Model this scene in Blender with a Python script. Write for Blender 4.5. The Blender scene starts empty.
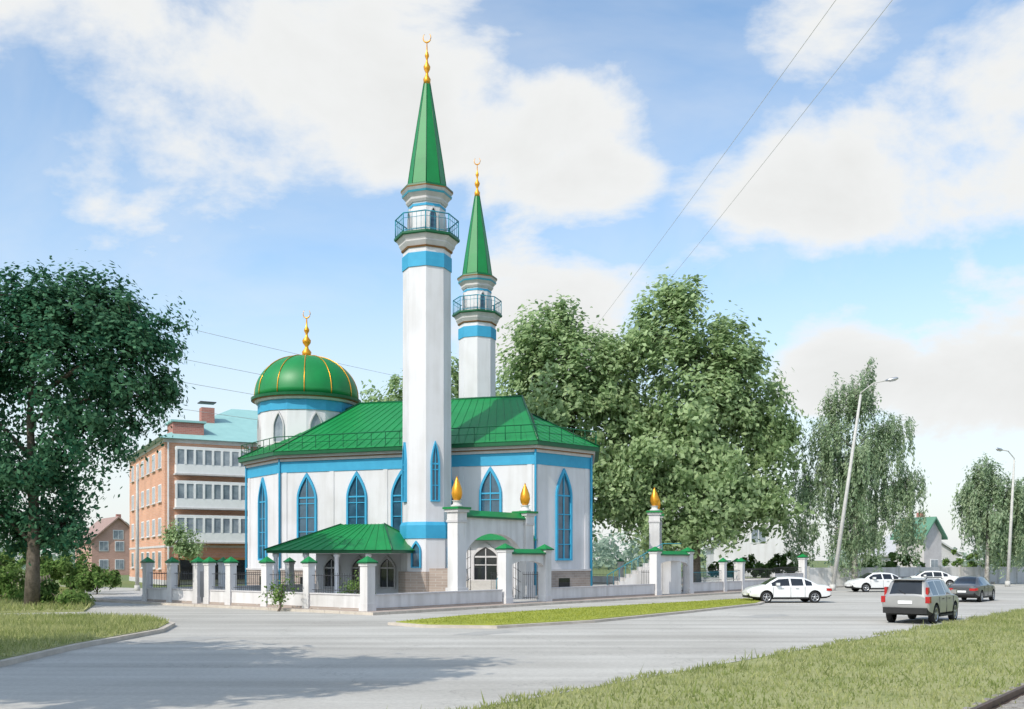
import bpy, math, random, bmesh
import numpy as np
from mathutils import Matrix, Vector
random.seed(7); rng=np.random.default_rng(7)
S=bpy.context.scene
S.view_settings.view_transform='Standard'; S.view_settings.look='None'; S.view_settings.exposure=0
col=S.collection

# ------------------------------------------------------------ materials
MATS={}
def mat(name,c1,c2=None,scale=2.0,rough=0.8,bump=0.0,bscale=None,metal=0.0,spec=0.4,c3=None,coat=0.0):
    if name in MATS: return MATS[name]
    m=bpy.data.materials.new(name); m.use_nodes=True; nt=m.node_tree; N=nt.nodes; L=nt.links
    p=N['Principled BSDF']; p.inputs['Roughness'].default_value=rough; p.inputs['Metallic'].default_value=metal
    p.inputs['Specular IOR Level'].default_value=spec; p.inputs['Coat Weight'].default_value=coat
    g=N.new('ShaderNodeNewGeometry')
    n=N.new('ShaderNodeTexNoise'); n.inputs['Scale'].default_value=scale; n.inputs['Detail'].default_value=5; n.inputs['Roughness'].default_value=0.65
    L.new(g.outputs['Position'],n.inputs['Vector'])
    r=N.new('ShaderNodeValToRGB'); r.color_ramp.elements[0].position=0.32; r.color_ramp.elements[1].position=0.68
    c2=c2 or tuple(x*0.88 for x in c1)
    r.color_ramp.elements[0].color=(*c2,1); r.color_ramp.elements[1].color=(*c1,1)
    if c3:
        e=r.color_ramp.elements.new(0.5); e.color=(*c3,1)
    L.new(n.outputs['Fac'],r.inputs['Fac']); L.new(r.outputs['Color'],p.inputs['Base Color'])
    if bump>0:
        n2=N.new('ShaderNodeTexNoise'); n2.inputs['Scale'].default_value=bscale or scale*8; n2.inputs['Detail'].default_value=3
        L.new(g.outputs['Position'],n2.inputs['Vector'])
        b=N.new('ShaderNodeBump'); b.inputs['Strength'].default_value=bump; b.inputs['Distance'].default_value=0.05
        L.new(n2.outputs['Fac'],b.inputs['Height']); L.new(b.outputs['Normal'],p.inputs['Normal'])
    MATS[name]=m; return m

def plaster(name,c,stain=0.86):
    m=bpy.data.materials.new(name); m.use_nodes=True; nt=m.node_tree; N=nt.nodes; L=nt.links
    p=N['Principled BSDF']; p.inputs['Roughness'].default_value=0.88
    g=N.new('ShaderNodeNewGeometry'); mp=N.new('ShaderNodeMapping'); mp.inputs['Scale'].default_value=(2.2,2.2,.18); L.new(g.outputs['Position'],mp.inputs['Vector'])
    n=N.new('ShaderNodeTexNoise'); n.inputs['Scale'].default_value=1.0; n.inputs['Detail'].default_value=5; L.new(mp.outputs[0],n.inputs['Vector'])
    n2=N.new('ShaderNodeTexNoise'); n2.inputs['Scale'].default_value=.5; n2.inputs['Detail'].default_value=4; L.new(g.outputs['Position'],n2.inputs['Vector'])
    a=N.new('ShaderNodeMath'); a.operation='ADD'; L.new(n.outputs['Fac'],a.inputs[0]); L.new(n2.outputs['Fac'],a.inputs[1])
    r=N.new('ShaderNodeValToRGB'); r.color_ramp.elements[0].position=.36; r.color_ramp.elements[1].position=.56
    h=N.new('ShaderNodeMath'); h.operation='MULTIPLY'; h.inputs[1].default_value=.5; L.new(a.outputs[0],h.inputs[0]); L.new(h.outputs[0],r.inputs[0])
    r.color_ramp.elements[0].color=(c[0]*stain,c[1]*stain*.99,c[2]*stain*.97,1); r.color_ramp.elements[1].color=(*c,1); L.new(r.outputs[0],p.inputs['Base Color'])
    n3=N.new('ShaderNodeTexNoise'); n3.inputs['Scale'].default_value=25; n3.inputs['Detail'].default_value=3; L.new(g.outputs['Position'],n3.inputs['Vector'])
    b=N.new('ShaderNodeBump'); b.inputs['Strength'].default_value=.15; b.inputs['Distance'].default_value=.03; L.new(n3.outputs['Fac'],b.inputs['Height']); L.new(b.outputs[0],p.inputs['Normal'])
    return m
def brickmat(name,c1,c2,mort):
    m=bpy.data.materials.new(name); m.use_nodes=True; nt=m.node_tree; N=nt.nodes; L=nt.links
    p=N['Principled BSDF']; p.inputs['Roughness'].default_value=0.9
    g=N.new('ShaderNodeNewGeometry'); sp=N.new('ShaderNodeSeparateXYZ'); L.new(g.outputs['Position'],sp.inputs[0])
    ad=N.new('ShaderNodeMath'); ad.operation='ADD'; L.new(sp.outputs['X'],ad.inputs[0]); L.new(sp.outputs['Y'],ad.inputs[1])
    cb=N.new('ShaderNodeCombineXYZ'); L.new(ad.outputs[0],cb.inputs['X']); L.new(sp.outputs['Z'],cb.inputs['Y'])
    b=N.new('ShaderNodeTexBrick'); b.inputs['Scale'].default_value=1.0; b.inputs['Brick Width'].default_value=0.5; b.inputs['Row Height'].default_value=0.16
    b.inputs['Mortar Size'].default_value=0.012
    b.inputs['Color1'].default_value=(*c1,1); b.inputs['Color2'].default_value=(*c2,1); b.inputs['Mortar'].default_value=(*mort,1)
    L.new(cb.outputs[0],b.inputs['Vector'])
    n=N.new('ShaderNodeTexNoise'); n.inputs['Scale'].default_value=0.5; n.inputs['Detail'].default_value=4; L.new(g.outputs['Position'],n.inputs['Vector'])
    r=N.new('ShaderNodeValToRGB'); r.color_ramp.elements[0].position=.3; r.color_ramp.elements[1].position=.7; r.color_ramp.elements[0].color=(.8,.8,.8,1); L.new(n.outputs['Fac'],r.inputs[0])
    mx=N.new('ShaderNodeMix'); mx.data_type='RGBA'; mx.blend_type='MULTIPLY'; mx.inputs[0].default_value=1
    L.new(b.outputs['Color'],mx.inputs[6]); L.new(r.outputs['Color'],mx.inputs[7])
    L.new(mx.outputs[2],p.inputs['Base Color']); return m

def leafmat(name,dark,light,scale=0.35,trans=0.35):
    m=bpy.data.materials.new(name); m.use_nodes=True; nt=m.node_tree; N=nt.nodes; L=nt.links
    N.remove(N['Principled BSDF']); out=N['Material Output']
    g=N.new('ShaderNodeNewGeometry'); n=N.new('ShaderNodeTexNoise'); n.inputs['Scale'].default_value=scale; n.inputs['Detail'].default_value=1
    L.new(g.outputs['Position'],n.inputs['Vector'])
    a=N.new('ShaderNodeMath'); a.operation='MULTIPLY_ADD'; a.inputs[1].default_value=0.4; L.new(g.outputs['Random Per Island'],a.inputs[0])
    s=N.new('ShaderNodeMath'); s.operation='MULTIPLY'; s.inputs[1].default_value=0.6; L.new(n.outputs['Fac'],s.inputs[0]); L.new(s.outputs[0],a.inputs[2])
    r=N.new('ShaderNodeValToRGB'); r.color_ramp.elements[0].position=0.3; r.color_ramp.elements[1].position=0.7
    r.color_ramp.elements[0].color=(*dark,1); r.color_ramp.elements[1].color=(*light,1); L.new(a.outputs[0],r.inputs['Fac'])
    d=N.new('ShaderNodeBsdfDiffuse'); t=N.new('ShaderNodeBsdfTranslucent'); mx=N.new('ShaderNodeMixShader'); mx.inputs[0].default_value=trans
    L.new(r.outputs['Color'],d.inputs['Color']); L.new(r.outputs['Color'],t.inputs['Color'])
    L.new(d.outputs[0],mx.inputs[1]); L.new(t.outputs[0],mx.inputs[2]); L.new(mx.outputs[0],out.inputs['Surface'])
    return m

WHITE=plaster('white_plaster',(0.66,0.65,0.67))
WHITE2=plaster('white_painted_concrete',(0.66,0.645,0.64),.74)
GREEN=mat('green_metal_roof',(0.006,0.225,0.052),(0.005,0.18,0.042),0.8,0.45,spec=0.45)
GREEND=mat('dark_green_trim',(0.005,0.11,0.04),(0.004,0.085,0.03),1.5,0.4)
BLUE=mat('blue_paint',(0.045,0.35,0.56),(0.035,0.30,0.50),1.5,0.6)
TEAL=mat('teal_metal',(0.03,0.27,0.36),(0.02,0.22,0.30),3,0.4)
BROWN=mat('brown_trim',(0.25,0.12,0.04),(0.2,0.09,0.03),3,0.5)
CREAM=mat('cream_cornice',(0.58,0.56,0.56),(0.48,0.46,0.46),2,0.8)
GOLD=mat('gilded_metal',(0.85,0.40,0.04),(0.7,0.29,0.02),3,0.34,metal=0.6)
GLASSB=mat('window_glass',(0.05,0.13,0.20),(0.02,0.06,0.10),0.9,0.06,spec=0.9)
GLASSL=mat('reflection_toned_glass',(0.34,0.38,0.42),(0.12,0.15,0.19),0.8,0.12,spec=0.8)  # pale panes: glass reflections put into the base colour
GLASSD=mat('dark_glass',(0.02,0.025,0.03),(0.01,0.012,0.015),1.5,0.06,spec=0.8)
PVC=mat('white_pvc',(0.78,0.78,0.78),(0.7,0.7,0.7),2,0.5)
IRON=mat('dark_iron',(0.07,0.07,0.075),(0.04,0.04,0.04),4,0.5,metal=0.3)
PLINTH=brickmat('plinth_stone',(0.42,0.34,0.29),(0.34,0.27,0.23),(0.45,0.41,0.37))
BRICKO=brickmat('orange_brick',(0.70,0.36,0.23),(0.62,0.30,0.19),(0.58,0.48,0.40))
BRICKR=brickmat('red_brick',(0.48,0.19,0.15),(0.40,0.15,0.12),(0.42,0.34,0.30))
CONC=mat('concrete_pole',(0.56,0.55,0.52),(0.44,0.43,0.41),3,0.9,0.2)
BARK=mat('bark',(0.17,0.14,0.11),(0.08,0.065,0.05),5,0.95,0.6,20)
BIRCH=mat('birch_bark',(0.62,0.60,0.56),(0.14,0.12,0.1),2.5,0.9,0.3,20)
TYRE=mat('tyre_rubber',(0.02,0.02,0.02),(0.012,0.012,0.012),10,0.8)
RIM=mat('alloy_rim',(0.55,0.55,0.56),(0.45,0.45,0.46),8,0.3,metal=0.8)
BLACK=mat('black_plastic',(0.02,0.02,0.02),(0.012,0.012,0.012),6,0.6)
REDL=mat('red_tail_lamp',(0.45,0.01,0.01),(0.3,0.005,0.005),6,0.15,spec=0.8)
LAMPC=mat('clear_lamp',(0.6,0.62,0.65),(0.35,0.36,0.38),12,0.1,spec=0.9)

# ------------------------------------------------------------ builder
def empty(name,loc=(0,0,0)):
    e=bpy.data.objects.new(name,None); e.location=loc; e.empty_display_size=0.5; col.objects.link(e); return e
class Obj:
    def __init__(s,name,loc=(0,0,0),ang=0.0):
        s.loc=Vector(loc); s.e=empty(name,loc); s.M=Matrix.Rotation(ang,4,'Z'); s.parts={}
    def add(s,part,m,vs,fs,smooth=False):
        P=s.parts.setdefault(part,[m,[],[],smooth]); o=len(P[1])
        P[1].extend([s.M@Vector(v) for v in vs]); P[2].extend([tuple(i+o for i in f) for f in fs])
    def box(s,part,m,x0,x1,y0,y1,z0,z1):
        s.add(part,m,[(x0,y0,z0),(x1,y0,z0),(x1,y1,z0),(x0,y1,z0),(x0,y0,z1),(x1,y0,z1),(x1,y1,z1),(x0,y1,z1)],
              [(0,3,2,1),(4,5,6,7),(0,1,5,4),(1,2,6,5),(2,3,7,6),(3,0,4,7)])
    def prism(s,part,m,poly,z0,z1):
        n=len(poly)
        s.add(part,m,[(x,y,z0) for x,y in poly]+[(x,y,z1) for x,y in poly],
              [tuple(range(n-1,-1,-1)),tuple(range(n,2*n))]+[(i,(i+1)%n,n+(i+1)%n,n+i) for i in range(n)])
    def lathe(s,part,m,prof,n=24,cx=0,cy=0,ph=0.0,smooth=True):
        vs=[];fs=[]
        for r,z in prof:
            for k in range(n):
                a=ph+2*math.pi*k/n; vs.append((cx+r*math.cos(a),cy+r*math.sin(a),z))
        for i in range(len(prof)-1):
            for k in range(n):
                k2=(k+1)%n; fs.append((i*n+k,i*n+k2,(i+1)*n+k2,(i+1)*n+k))
        fs.append(tuple(range(n-1,-1,-1))); fs.append(tuple((len(prof)-1)*n+k for k in range(n)))
        s.add(part,m,vs,fs,smooth)
    def tube(s,part,m,pts,rad,n=6,smooth=True):
        pts=[Vector(p) for p in pts]
        if not hasattr(rad,'__len__'): rad=[rad]*len(pts)
        vs=[];fs=[]
        for i,p in enumerate(pts):
            d=(pts[min(i+1,len(pts)-1)]-pts[max(i-1,0)]).normalized()
            up=Vector((0,0,1)) if abs(d.z)<0.9 else Vector((1,0,0))
            a=d.cross(up).normalized(); b=d.cross(a)
            for k in range(n):
                t=2*math.pi*k/n; vs.append(p+(a*math.cos(t)+b*math.sin(t))*rad[i])
        for i in range(len(pts)-1):
            for k in range(n):
                k2=(k+1)%n; fs.append((i*n+k,(i+1)*n+k,(i+1)*n+k2,i*n+k2))
        fs.append(tuple(range(n))); fs.append(tuple((len(pts)-1)*n+k for k in range(n-1,-1,-1)))
        s.add(part,m,vs,fs,smooth)
    def pyramid(s,part,m,cx,cy,hw,z0,z1,ang=0):
        c,sn=math.cos(ang),math.sin(ang)
        q=[(cx+hw*(c*a-sn*b),cy+hw*(sn*a+c*b),z0) for a,b in((-1,-1),(1,-1),(1,1),(-1,1))]
        s.add(part,m,q+[(cx,cy,z1)],[(0,1,4),(1,2,4),(2,3,4),(3,0,4),(3,2,1,0)])
    def done(s):
        for name,(m,vs,fs,sm) in s.parts.items():
            me=bpy.data.meshes.new(name); me.from_pydata([tuple(v) for v in vs],[],fs); me.materials.append(m)
            if sm: me.polygons.foreach_set('use_smooth',[True]*len(me.polygons))
            me.update(); o=bpy.data.objects.new(name,me); o.parent=s.e; col.objects.link(o)
        return s.e
def arch(w,z0,zs,z1,n=8,pw=1.7):
    L=[(-w/2,z0)]+[(-w/2*(1-(i/n)**pw),zs+(z1-zs)*i/n) for i in range(n+1)]
    R=[(-x,z) for x,z in L[:-1]][::-1]
    return L+R
def wall_window(o,p,u,nrm,w,z0,zs,z1,fr=0.13,framem=None,glass=None,prefix='window',bars=True):
    framem=framem or BLUE; glass=glass or GLASSB
    def P(s_,z,d): return (p[0]+u[0]*s_+nrm[0]*d,p[1]+u[1]*s_+nrm[1]*d,z)
    inn=arch(w,z0,zs,z1)
    out=arch(w+2*fr,z0-fr,zs,z1+fr*2.2)
    n=len(inn)
    o.add(prefix+'_glass',glass,[P(a,z,0.02) for a,z in inn],[tuple(range(n-1,-1,-1))])
    vs=[P(a,z,0.14) for a,z in out]+[P(a,z,0.14) for a,z in inn]+[P(a,z,-0.02) for a,z in out]+[P(a,z,0.0) for a,z in inn]
    fs=[]
    for i in range(n):
        j=(i+1)%n
        fs+= [(i,n+i,n+j,j),(2*n+i,i,j,2*n+j),(n+i,3*n+i,3*n+j,n+j)]
    o.add(prefix+'_frame',framem,vs,fs)
    if bars:
        def bar(s0,s1,a0,a1,d=.08):
            q=[P(s0,a0,.03),P(s1,a0,.03),P(s1,a1,.03),P(s0,a1,.03),P(s0,a0,d),P(s1,a0,d),P(s1,a1,d),P(s0,a1,d)]
            o.add(prefix+'_bars',framem,q,[(4,5,6,7),(0,1,5,4),(2,3,7,6),(1,2,6,5),(3,0,4,7)])
        bar(-0.03,0.03,z0,z1-0.1,.083)
        h=z0+0.9
        while h<zs-0.3:
            bar(-w/2+.01,w/2-.01,h-0.028,h+0.028); h+=0.95
        bar(-w/2+.01,w/2-.01,zs-0.05,zs+0.05)
def offset_poly(P,d):
    n=len(P);out=[]
    for i in range(n):
        a=Vector(P[i-1]);b=Vector(P[i]);c=Vector(P[(i+1)%n])
        d1=(b-a).normalized();d2=(c-b).normalized()
        n1=Vector((d1.y,-d1.x));n2=Vector((d2.y,-d2.x))
        k=(n1+n2); k=k/(1+n1.dot(n2)); out.append(tuple(b+k*d))
    return out

A=Vector((0.62,0.785)); Bv=Vector((-0.785,0.62)); C=Vector((-6.5,45.0))
def lot(t,b): 
    v=C+A*t+Bv*b; return (v.x,v.y)

# ------------------------------------------------------------ ground
GRASSG=mat('ground_grass',(0.19,0.22,0.08),(0.11,0.15,0.05),0.4,1.0,0.5,15,c3=(0.15,0.19,0.07))
def sheet(name,poly,z,m,thick=0.0):
    o=Obj(name); 
    if thick>0: o.prism(name+'_slab',m,poly,z-thick,z)
    else: o.add(name+'_surface',m,[(x,y,z) for x,y in poly],[tuple(range(len(poly)))])
    e=o.done(); ch=e.children[0]; ch.parent=None; bpy.data.objects.remove(e); ch.name=name; return ch
sheet('ground',[(-3000,-500),(3000,-500),(3000,4000),(-3000,4000)],0,GRASSG)

def roadmat():
    m=bpy.data.materials.new('dusty_asphalt'); m.use_nodes=True; N=m.node_tree.nodes; L=m.node_tree.links
    p=N['Principled BSDF']; p.inputs['Roughness'].default_value=0.85
    g=N.new('ShaderNodeNewGeometry')
    def noise(sc,det,ro=0.6):
        n=N.new('ShaderNodeTexNoise'); n.inputs['Scale'].default_value=sc; n.inputs['Detail'].default_value=det; n.inputs['Roughness'].default_value=ro; L.new(g.outputs['Position'],n.inputs['Vector']); return n
    def ramp(n,a,b,ca,cb):
        r=N.new('ShaderNodeValToRGB'); r.color_ramp.elements[0].position=a; r.color_ramp.elements[1].position=b
        r.color_ramp.elements[0].color=(*ca,1); r.color_ramp.elements[1].color=(*cb,1); L.new(n.outputs[0],r.inputs[0]); return r
    r1=ramp(noise(0.12,5),0.35,0.65,(0.49,0.465,0.42),(0.61,0.585,0.535))
    r2=ramp(noise(9,6,0.75),0.35,0.7,(0.75,0.75,0.75),(1,1,1))
    mp=N.new('ShaderNodeMapping'); mp.inputs['Rotation'].default_value=(0,0,-0.9); mp.inputs['Scale'].default_value=(0.04,0.8,1); L.new(g.outputs['Position'],mp.inputs['Vector'])
    n3=N.new('ShaderNodeTexNoise'); n3.inputs['Scale'].default_value=1.0; n3.inputs['Detail'].default_value=4; L.new(mp.outputs[0],n3.inputs['Vector'])
    r3=ramp(n3,0.38,0.6,(0.76,0.75,0.74),(1,1,1))
    v=N.new('ShaderNodeTexVoronoi'); v.feature='DISTANCE_TO_EDGE'; v.inputs['Scale'].default_value=0.15
    wn=noise(0.9,5,.7); sc=N.new('ShaderNodeVectorMath'); sc.operation='SCALE'; sc.inputs['Scale'].default_value=3.2; L.new(wn.outputs['Color'],sc.inputs[0])
    ad=N.new('ShaderNodeVectorMath'); ad.operation='ADD'; L.new(g.outputs['Position'],ad.inputs[0]); L.new(sc.outputs[0],ad.inputs[1]); L.new(ad.outputs[0],v.inputs['Vector'])
    rc=N.new('ShaderNodeValToRGB'); rc.color_ramp.elements[0].position=0.0; rc.color_ramp.elements[1].position=0.008
    rc.color_ramp.elements[0].color=(0.72,0.72,0.72,1); rc.color_ramp.elements[1].color=(1,1,1,1); L.new(v.outputs['Distance'],rc.inputs[0])
    cur=r1.outputs[0]
    for r in (r2,r3,rc):
        mx=N.new('ShaderNodeMix'); mx.data_type='RGBA'; mx.blend_type='MULTIPLY'; mx.inputs[0].default_value=0.85
        L.new(cur,mx.inputs[6]); L.new(r.outputs[0],mx.inputs[7]); cur=mx.outputs[2]
    L.new(cur,p.inputs['Base Color'])
    b=N.new('ShaderNodeBump'); b.inputs['Strength'].default_value=0.3; b.inputs['Distance'].default_value=0.02; L.new(noise(30,3).outputs[0],b.inputs['Height']); L.new(b.outputs[0],p.inputs['Normal'])
    return m
ROAD=roadmat()
sheet('asphalt_road',[lot(-70,-22.5),lot(170,-22.5),lot(170,3),lot(40,3),lot(16,3),lot(16,90),lot(-18,90),lot(-18,3),lot(-70,3)],0.004,ROAD)
PATCH=mat('asphalt_patch',(0.42,0.405,0.38),(0.35,0.34,0.315),2.0,0.9,0.3,25)
for i,(t,b,l,w) in enumerate(((-6,-12,2.6,1.1),(9,-15,3.4,1.3),(22,-9,4,1.5),(-14,-6.5,3,1.4),(34,-13,5,1.6))):
    q=[]
    for k in range(14):
        a_=2*math.pi*k/14; rr=1+.13*math.sin(k*2.3+i); q.append(lot(t+l/2*rr*max(-.8,min(.8,math.cos(a_)))*1.2,b+w/2*rr*max(-.8,min(.8,math.sin(a_)))*1.2))
    sheet('road_patch',q,0.008,PATCH)
for (t,b) in ((2,-11),(24,-16)):
    mh=Obj('manhole_cover',(*lot(t,b),0.0)); mh.lathe('ring',PATCH,[(.45,.004),(.45,.010)],28); mh.lathe('lid',IRON,[(.34,.005),(.34,.016)],28)
    for k in range(-3,4): mh.box('lid_ribs',IRON,-.25,.25,k*.08-.012,k*.08+.012,.016,.022)
    mh.done()
PAVE=mat('paving',(0.50,0.48,0.45),(0.40,0.38,0.36),1.2,0.9,0.3,20)
KERB=mat('kerb_concrete',(0.56,0.50,0.43),(0.42,0.37,0.31),1.5,0.9,0.2,20)
PATHC=mat('footpath_tile',(0.42,0.34,0.30),(0.33,0.27,0.23),1.5,0.9,0.2,20)
sheet('mosque_yard_pavement',[lot(0,0),lot(50,0),lot(50,34),lot(0,34)],0.14,PAVE,0.2)
sheet('footpath',[lot(-0.9,-1.3),lot(56,-1.3),lot(56,0.0),lot(0.0,0.0),lot(0,22),lot(-0.9,22)],0.11,PATHC,0.2)
kb=Obj('footpath_kerb')
for i in range(57):
    q=[lot(-1.05+i,-1.45),lot(-.07+i,-1.45),lot(-.07+i,-1.3),lot(-1.05+i,-1.3)]; kb.prism('kerb_stones',KERB,q,-.05,.13)
for i in range(23):
    q=[lot(-1.05,-1.3+i),lot(-.9,-1.3+i),lot(-.9,-.32+i),lot(-1.05,-.32+i)]; kb.prism('kerb_stones',KERB,q,-.05,.13)
kb.done()
LAWN=mat('lawn_grass',(0.36,0.38,0.06),(0.25,0.29,0.04),0.8,1.0,0.6,30)
DRYG=mat('verge_grass',(0.27,0.30,0.11),(0.19,0.23,0.07),0.5,1.0,0.6,20,c3=(0.33,0.33,0.15))
lawn=[(-4.3,37.0),(-3.0,35.6),(-0.6,35.2),(3.0,38.4),(8.0,45.6),(13.0,53.4),(14.5,57.5),(14.0,59.5),(2.6,47.2),(-2.2,41.0)]
sheet('lawn_kerb',offset_poly(lawn,0.24),0.10,KERB,0.15)
sheet('lawn',lawn,0.125,LAWN,0.1)
verge=[lot(-70,-22.8),lot(-60,-42),lot(170,-42),lot(170,-22.8)]
sheet('roadside_verge',verge,0.06,DRYG)
island=[(-11.6,22.0),(-11.9,27),(-11.7,33),(-12.4,36.2),(-14.2,39.2),(-17,40.6),(-30,41.2),(-30,20)]
sheet('island_kerb',offset_poly(island,0.2),0.13,KERB,0.2)
sheet('grass_island',island,0.15,DRYG,0.1)
verge2=[(-19.8,46.3),(-22.5,54),(-26,61),(-37,84),(-50,105),(-110,105),(-110,44.5),(-24,44.5)]
sheet('side_verge',verge2,0.08,DRYG,0.1)

def blades(name,pts,hmin,hmax,w,m):
    n=len(pts); th=rng.uniform(0,2*np.pi,n); h=rng.uniform(hmin,hmax,n); lean=rng.normal(0,0.45,(n,2))*h[:,None]
    d=np.stack([np.cos(th),np.sin(th),np.zeros(n)],1)*(w*rng.uniform(.6,1.4,n))[:,None]
    top=pts+np.concatenate([lean,h[:,None]],1)
    V=np.stack([pts-d,pts+d,top],1).reshape(-1,3)
    me=bpy.data.meshes.new(name); me.vertices.add(3*n); me.vertices.foreach_set('co',V.astype(np.float32).ravel())
    me.loops.add(3*n); me.loops.foreach_set('vertex_index',np.arange(3*n,dtype=np.int32)); me.polygons.add(n)
    me.polygons.foreach_set('loop_start',np.arange(0,3*n,3,dtype=np.int32)); me.update(calc_edges=True); me.materials.append(m)
    o=bpy.data.objects.new(name,me); col.objects.link(o); return o
BLADE=leafmat('grass_blade',(0.24,0.29,0.09),(0.50,0.50,0.24),0.45,0.5)
BLADE2=leafmat('lawn_blade',(0.32,0.36,0.06),(0.46,0.48,0.10),0.8,0.5)
def lotpts(t,b,z):
    return np.stack([C.x+A.x*t+Bv.x*b, C.y+A.y*t+Bv.y*b, np.full(len(t),z)],1)
n=110000
t=-30+ 62*rng.random(n)**1.2; b=-22.6-rng.random(n)**1.3*17
edge=np.sin(t*1.7)*0.25+np.sin(t*4.1)*0.12
b=b+edge*0.6
P=lotpts(t,b,0.06)
bare=(np.sin(P[:,0]*1.1+2)*np.sin(P[:,1]*.9)+np.sin(P[:,0]*.37)*np.sin(P[:,1]*.53+1))>1.0
keep=(P[:,1]>11)&(np.abs(P[:,0])<P[:,1]*0.62+2)&~((b<-28.9)&(b>-31.6)&(rng.random(n)<0.9))&~(bare&(rng.random(n)<.75))
blades('verge_grass_blades',P[keep],0.03,0.13,0.014,BLADE)
n=900; t=rng.uniform(-25,25,n); b=-22.9-rng.random(n)*6; cl=(np.round(t/2.3)*2.3+rng.normal(0,.18,n)); cb=np.round(b*1.1)/1.1+rng.normal(0,.15,n)
blades('verge_weeds',lotpts(cl,cb,.06),.12,.34,.018,BLADE)
n=22000; t=60*rng.random(n)+25; b=-22.7-rng.random(n)*14; blades('verge_grass_blades',lotpts(t,b,0.06),0.06,0.17,0.03,BLADE)
def inpoly(x,y,poly):
    c=np.zeros(len(x),bool); m=len(poly)
    for i in range(m):
        x1,y1=poly[i];x2,y2=poly[i-1]
        k=((y1>y)!=(y2>y))&(x<(x2-x1)*(y-y1)/(y2-y1+1e-9)+x1); c^=k
    return c
def polyblades(name,poly,n,z,h0,h1,w,m,box):
    x=rng.uniform(box[0],box[1],n);y=rng.uniform(box[2],box[3],n);k=inpoly(x,y,poly)
    blades(name,np.stack([x,y,np.full(n,z)],1)[k],h0,h1,w,m)
polyblades('lawn_grass_blades',offset_poly(lawn,-0.1),50000,0.125,0.03,0.08,0.014,BLADE2,(-5,15,35,60))
polyblades('island_grass_blades',island,45000,0.15,0.06,0.24,0.018,BLADE,(-26,-11,20,41.5))
polyblades('side_verge_grass_blades',verge2,35000,0.08,0.1,0.4,0.03,BLADE,(-50,-18,44,80))

GRAVEL=mat('ballast_gravel',(0.42,0.39,0.35),(0.22,0.2,0.18),9,1.0,0.8,30)
STEEL=mat('rusty_rail',(0.16,0.10,0.07),(0.07,0.045,0.03),6,0.5,metal=0.5)
o=Obj('tram_track')
def lp(t,b,z): x,y=lot(t,b); return (x,y,z)
for bb in (-29.15,-30.67):
    for (w,z0,z1) in((0.07,0.05,0.08),(0.02,0.08,0.15),(0.036,0.15,0.19)):
        q=[lot(-60,bb-w),lot(120,bb-w),lot(120,bb+w),lot(-60,bb+w)]
        o.prism('rail',STEEL,q,z0,z1)
for k in range(0,200):
    t0=-40+k*0.65; q=[lot(t0,-31.3),lot(t0+.24,-31.3),lot(t0+.24,-28.8),lot(t0,-28.8)]
    o.prism('sleepers',GRAVEL,q,0.03,0.078)
o.add('ballast',GRAVEL,[lp(-60,-31.6,.068),lp(120,-31.6,.068),lp(120,-28.95,.068),lp(-60,-28.95,.068)],[(0,1,2,3)])
o.done()

# ------------------------------------------------------------ mosque
e1=Vector((0.939,-0.344)); e2=Vector((0.344,0.939))
mq=Obj('mosque')
FP=[(-15.8,68.3),(1.43,62.0),(5.1,65.5),(5.6,72.5),(1.5,79.0),(-14,84),(-19.5,80),(-19.3,73)]
mq.prism('walls',WHITE,FP,0.1,9.3)
mq.prism('plinth',PLINTH,offset_poly(FP,0.08),0.1,1.7)
mq.prism('plinth_ledge',CREAM,offset_poly(FP,0.14),1.7,1.82)
mq.prism('blue_band',BLUE,offset_poly(FP,0.05),8.35,9.1)
mq.prism('cornice_lower',CREAM,offset_poly(FP,0.14),9.1,9.27)
mq.prism('cornice_brown',BROWN,offset_poly(FP,0.24),9.27,9.33)
mq.prism('cornice_upper',CREAM,offset_poly(FP,0.34),9.33,9.5)
mq.prism('eaves_fascia',GREEND,offset_poly(FP,0.62),9.5,9.74)
EV=offset_poly(FP,0.66)
E=[Vector((x,y,9.745)) for x,y in EV]
RA=Vector((-11.2,73.6,13.9)); RB=Vector((0.7,69.7,13.8)); RC=Vector((1.35,69.3,12.5))
def rib(a,b,r=0.018):
    if (b-a).length<0.15: return
    up=Vector((0,0,0.02)); mq.tube('roof_seams',GREEN,[a+up,b+up],r,4,False)
def rquad(p,q,r,s,step=0.7):
    n=max(2,int((q-p).length/step)); bot=[p.lerp(q,i/n) for i in range(n+1)]; top=[s.lerp(r,i/n) for i in range(n+1)]
    mq.add('roof',GREEN,bot+top,[(i,i+1,n+2+i,n+1+i) for i in range(n)])
    for i in range(n+1): rib(bot[i],top[i])
def rtri(p,q,r,step=0.7,hips=True):
    mq.add('roof',GREEN,[p,q,r],[(0,1,2)])
    d=(q-p); Ld=d.length; d=d/Ld; sr=(r-p).dot(d); foot=p+d*sr; hv=r-foot; s=step/2
    while s<Ld:
        k = s/sr if s<sr else (Ld-s)/(Ld-sr)
        rib(p+d*s,p+d*s+hv*k); s+=step
    for w_ in(p,q): mq.tube('roof_hips',GREEND,[w_+Vector((0,0,.04)),r+Vector((0,0,.04))],0.06,5)
rquad(E[0],E[1],RB,RA); rtri(E[1],E[2],RC); rtri(E[2],E[3],RC); rtri(E[3],E[4],RC)
mq.add('roof_gablet',GREEND,[E[1],RC,RB,E[4]],[(0,1,2),(1,3,2)])
rquad(E[4],E[5],RA,RB); rtri(E[5],E[6],RA); rtri(E[6],E[7],RA); rtri(E[7],E[0],RA)
mq.tube('roof_ridge',GREEND,[RA,RB],0.1,6); mq.tube('roof_hips',GREEND,[E[1]+Vector((0,0,.05)),RB+Vector((0,0,.05))],.07,5)
RP=offset_poly(FP,0.42)
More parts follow.
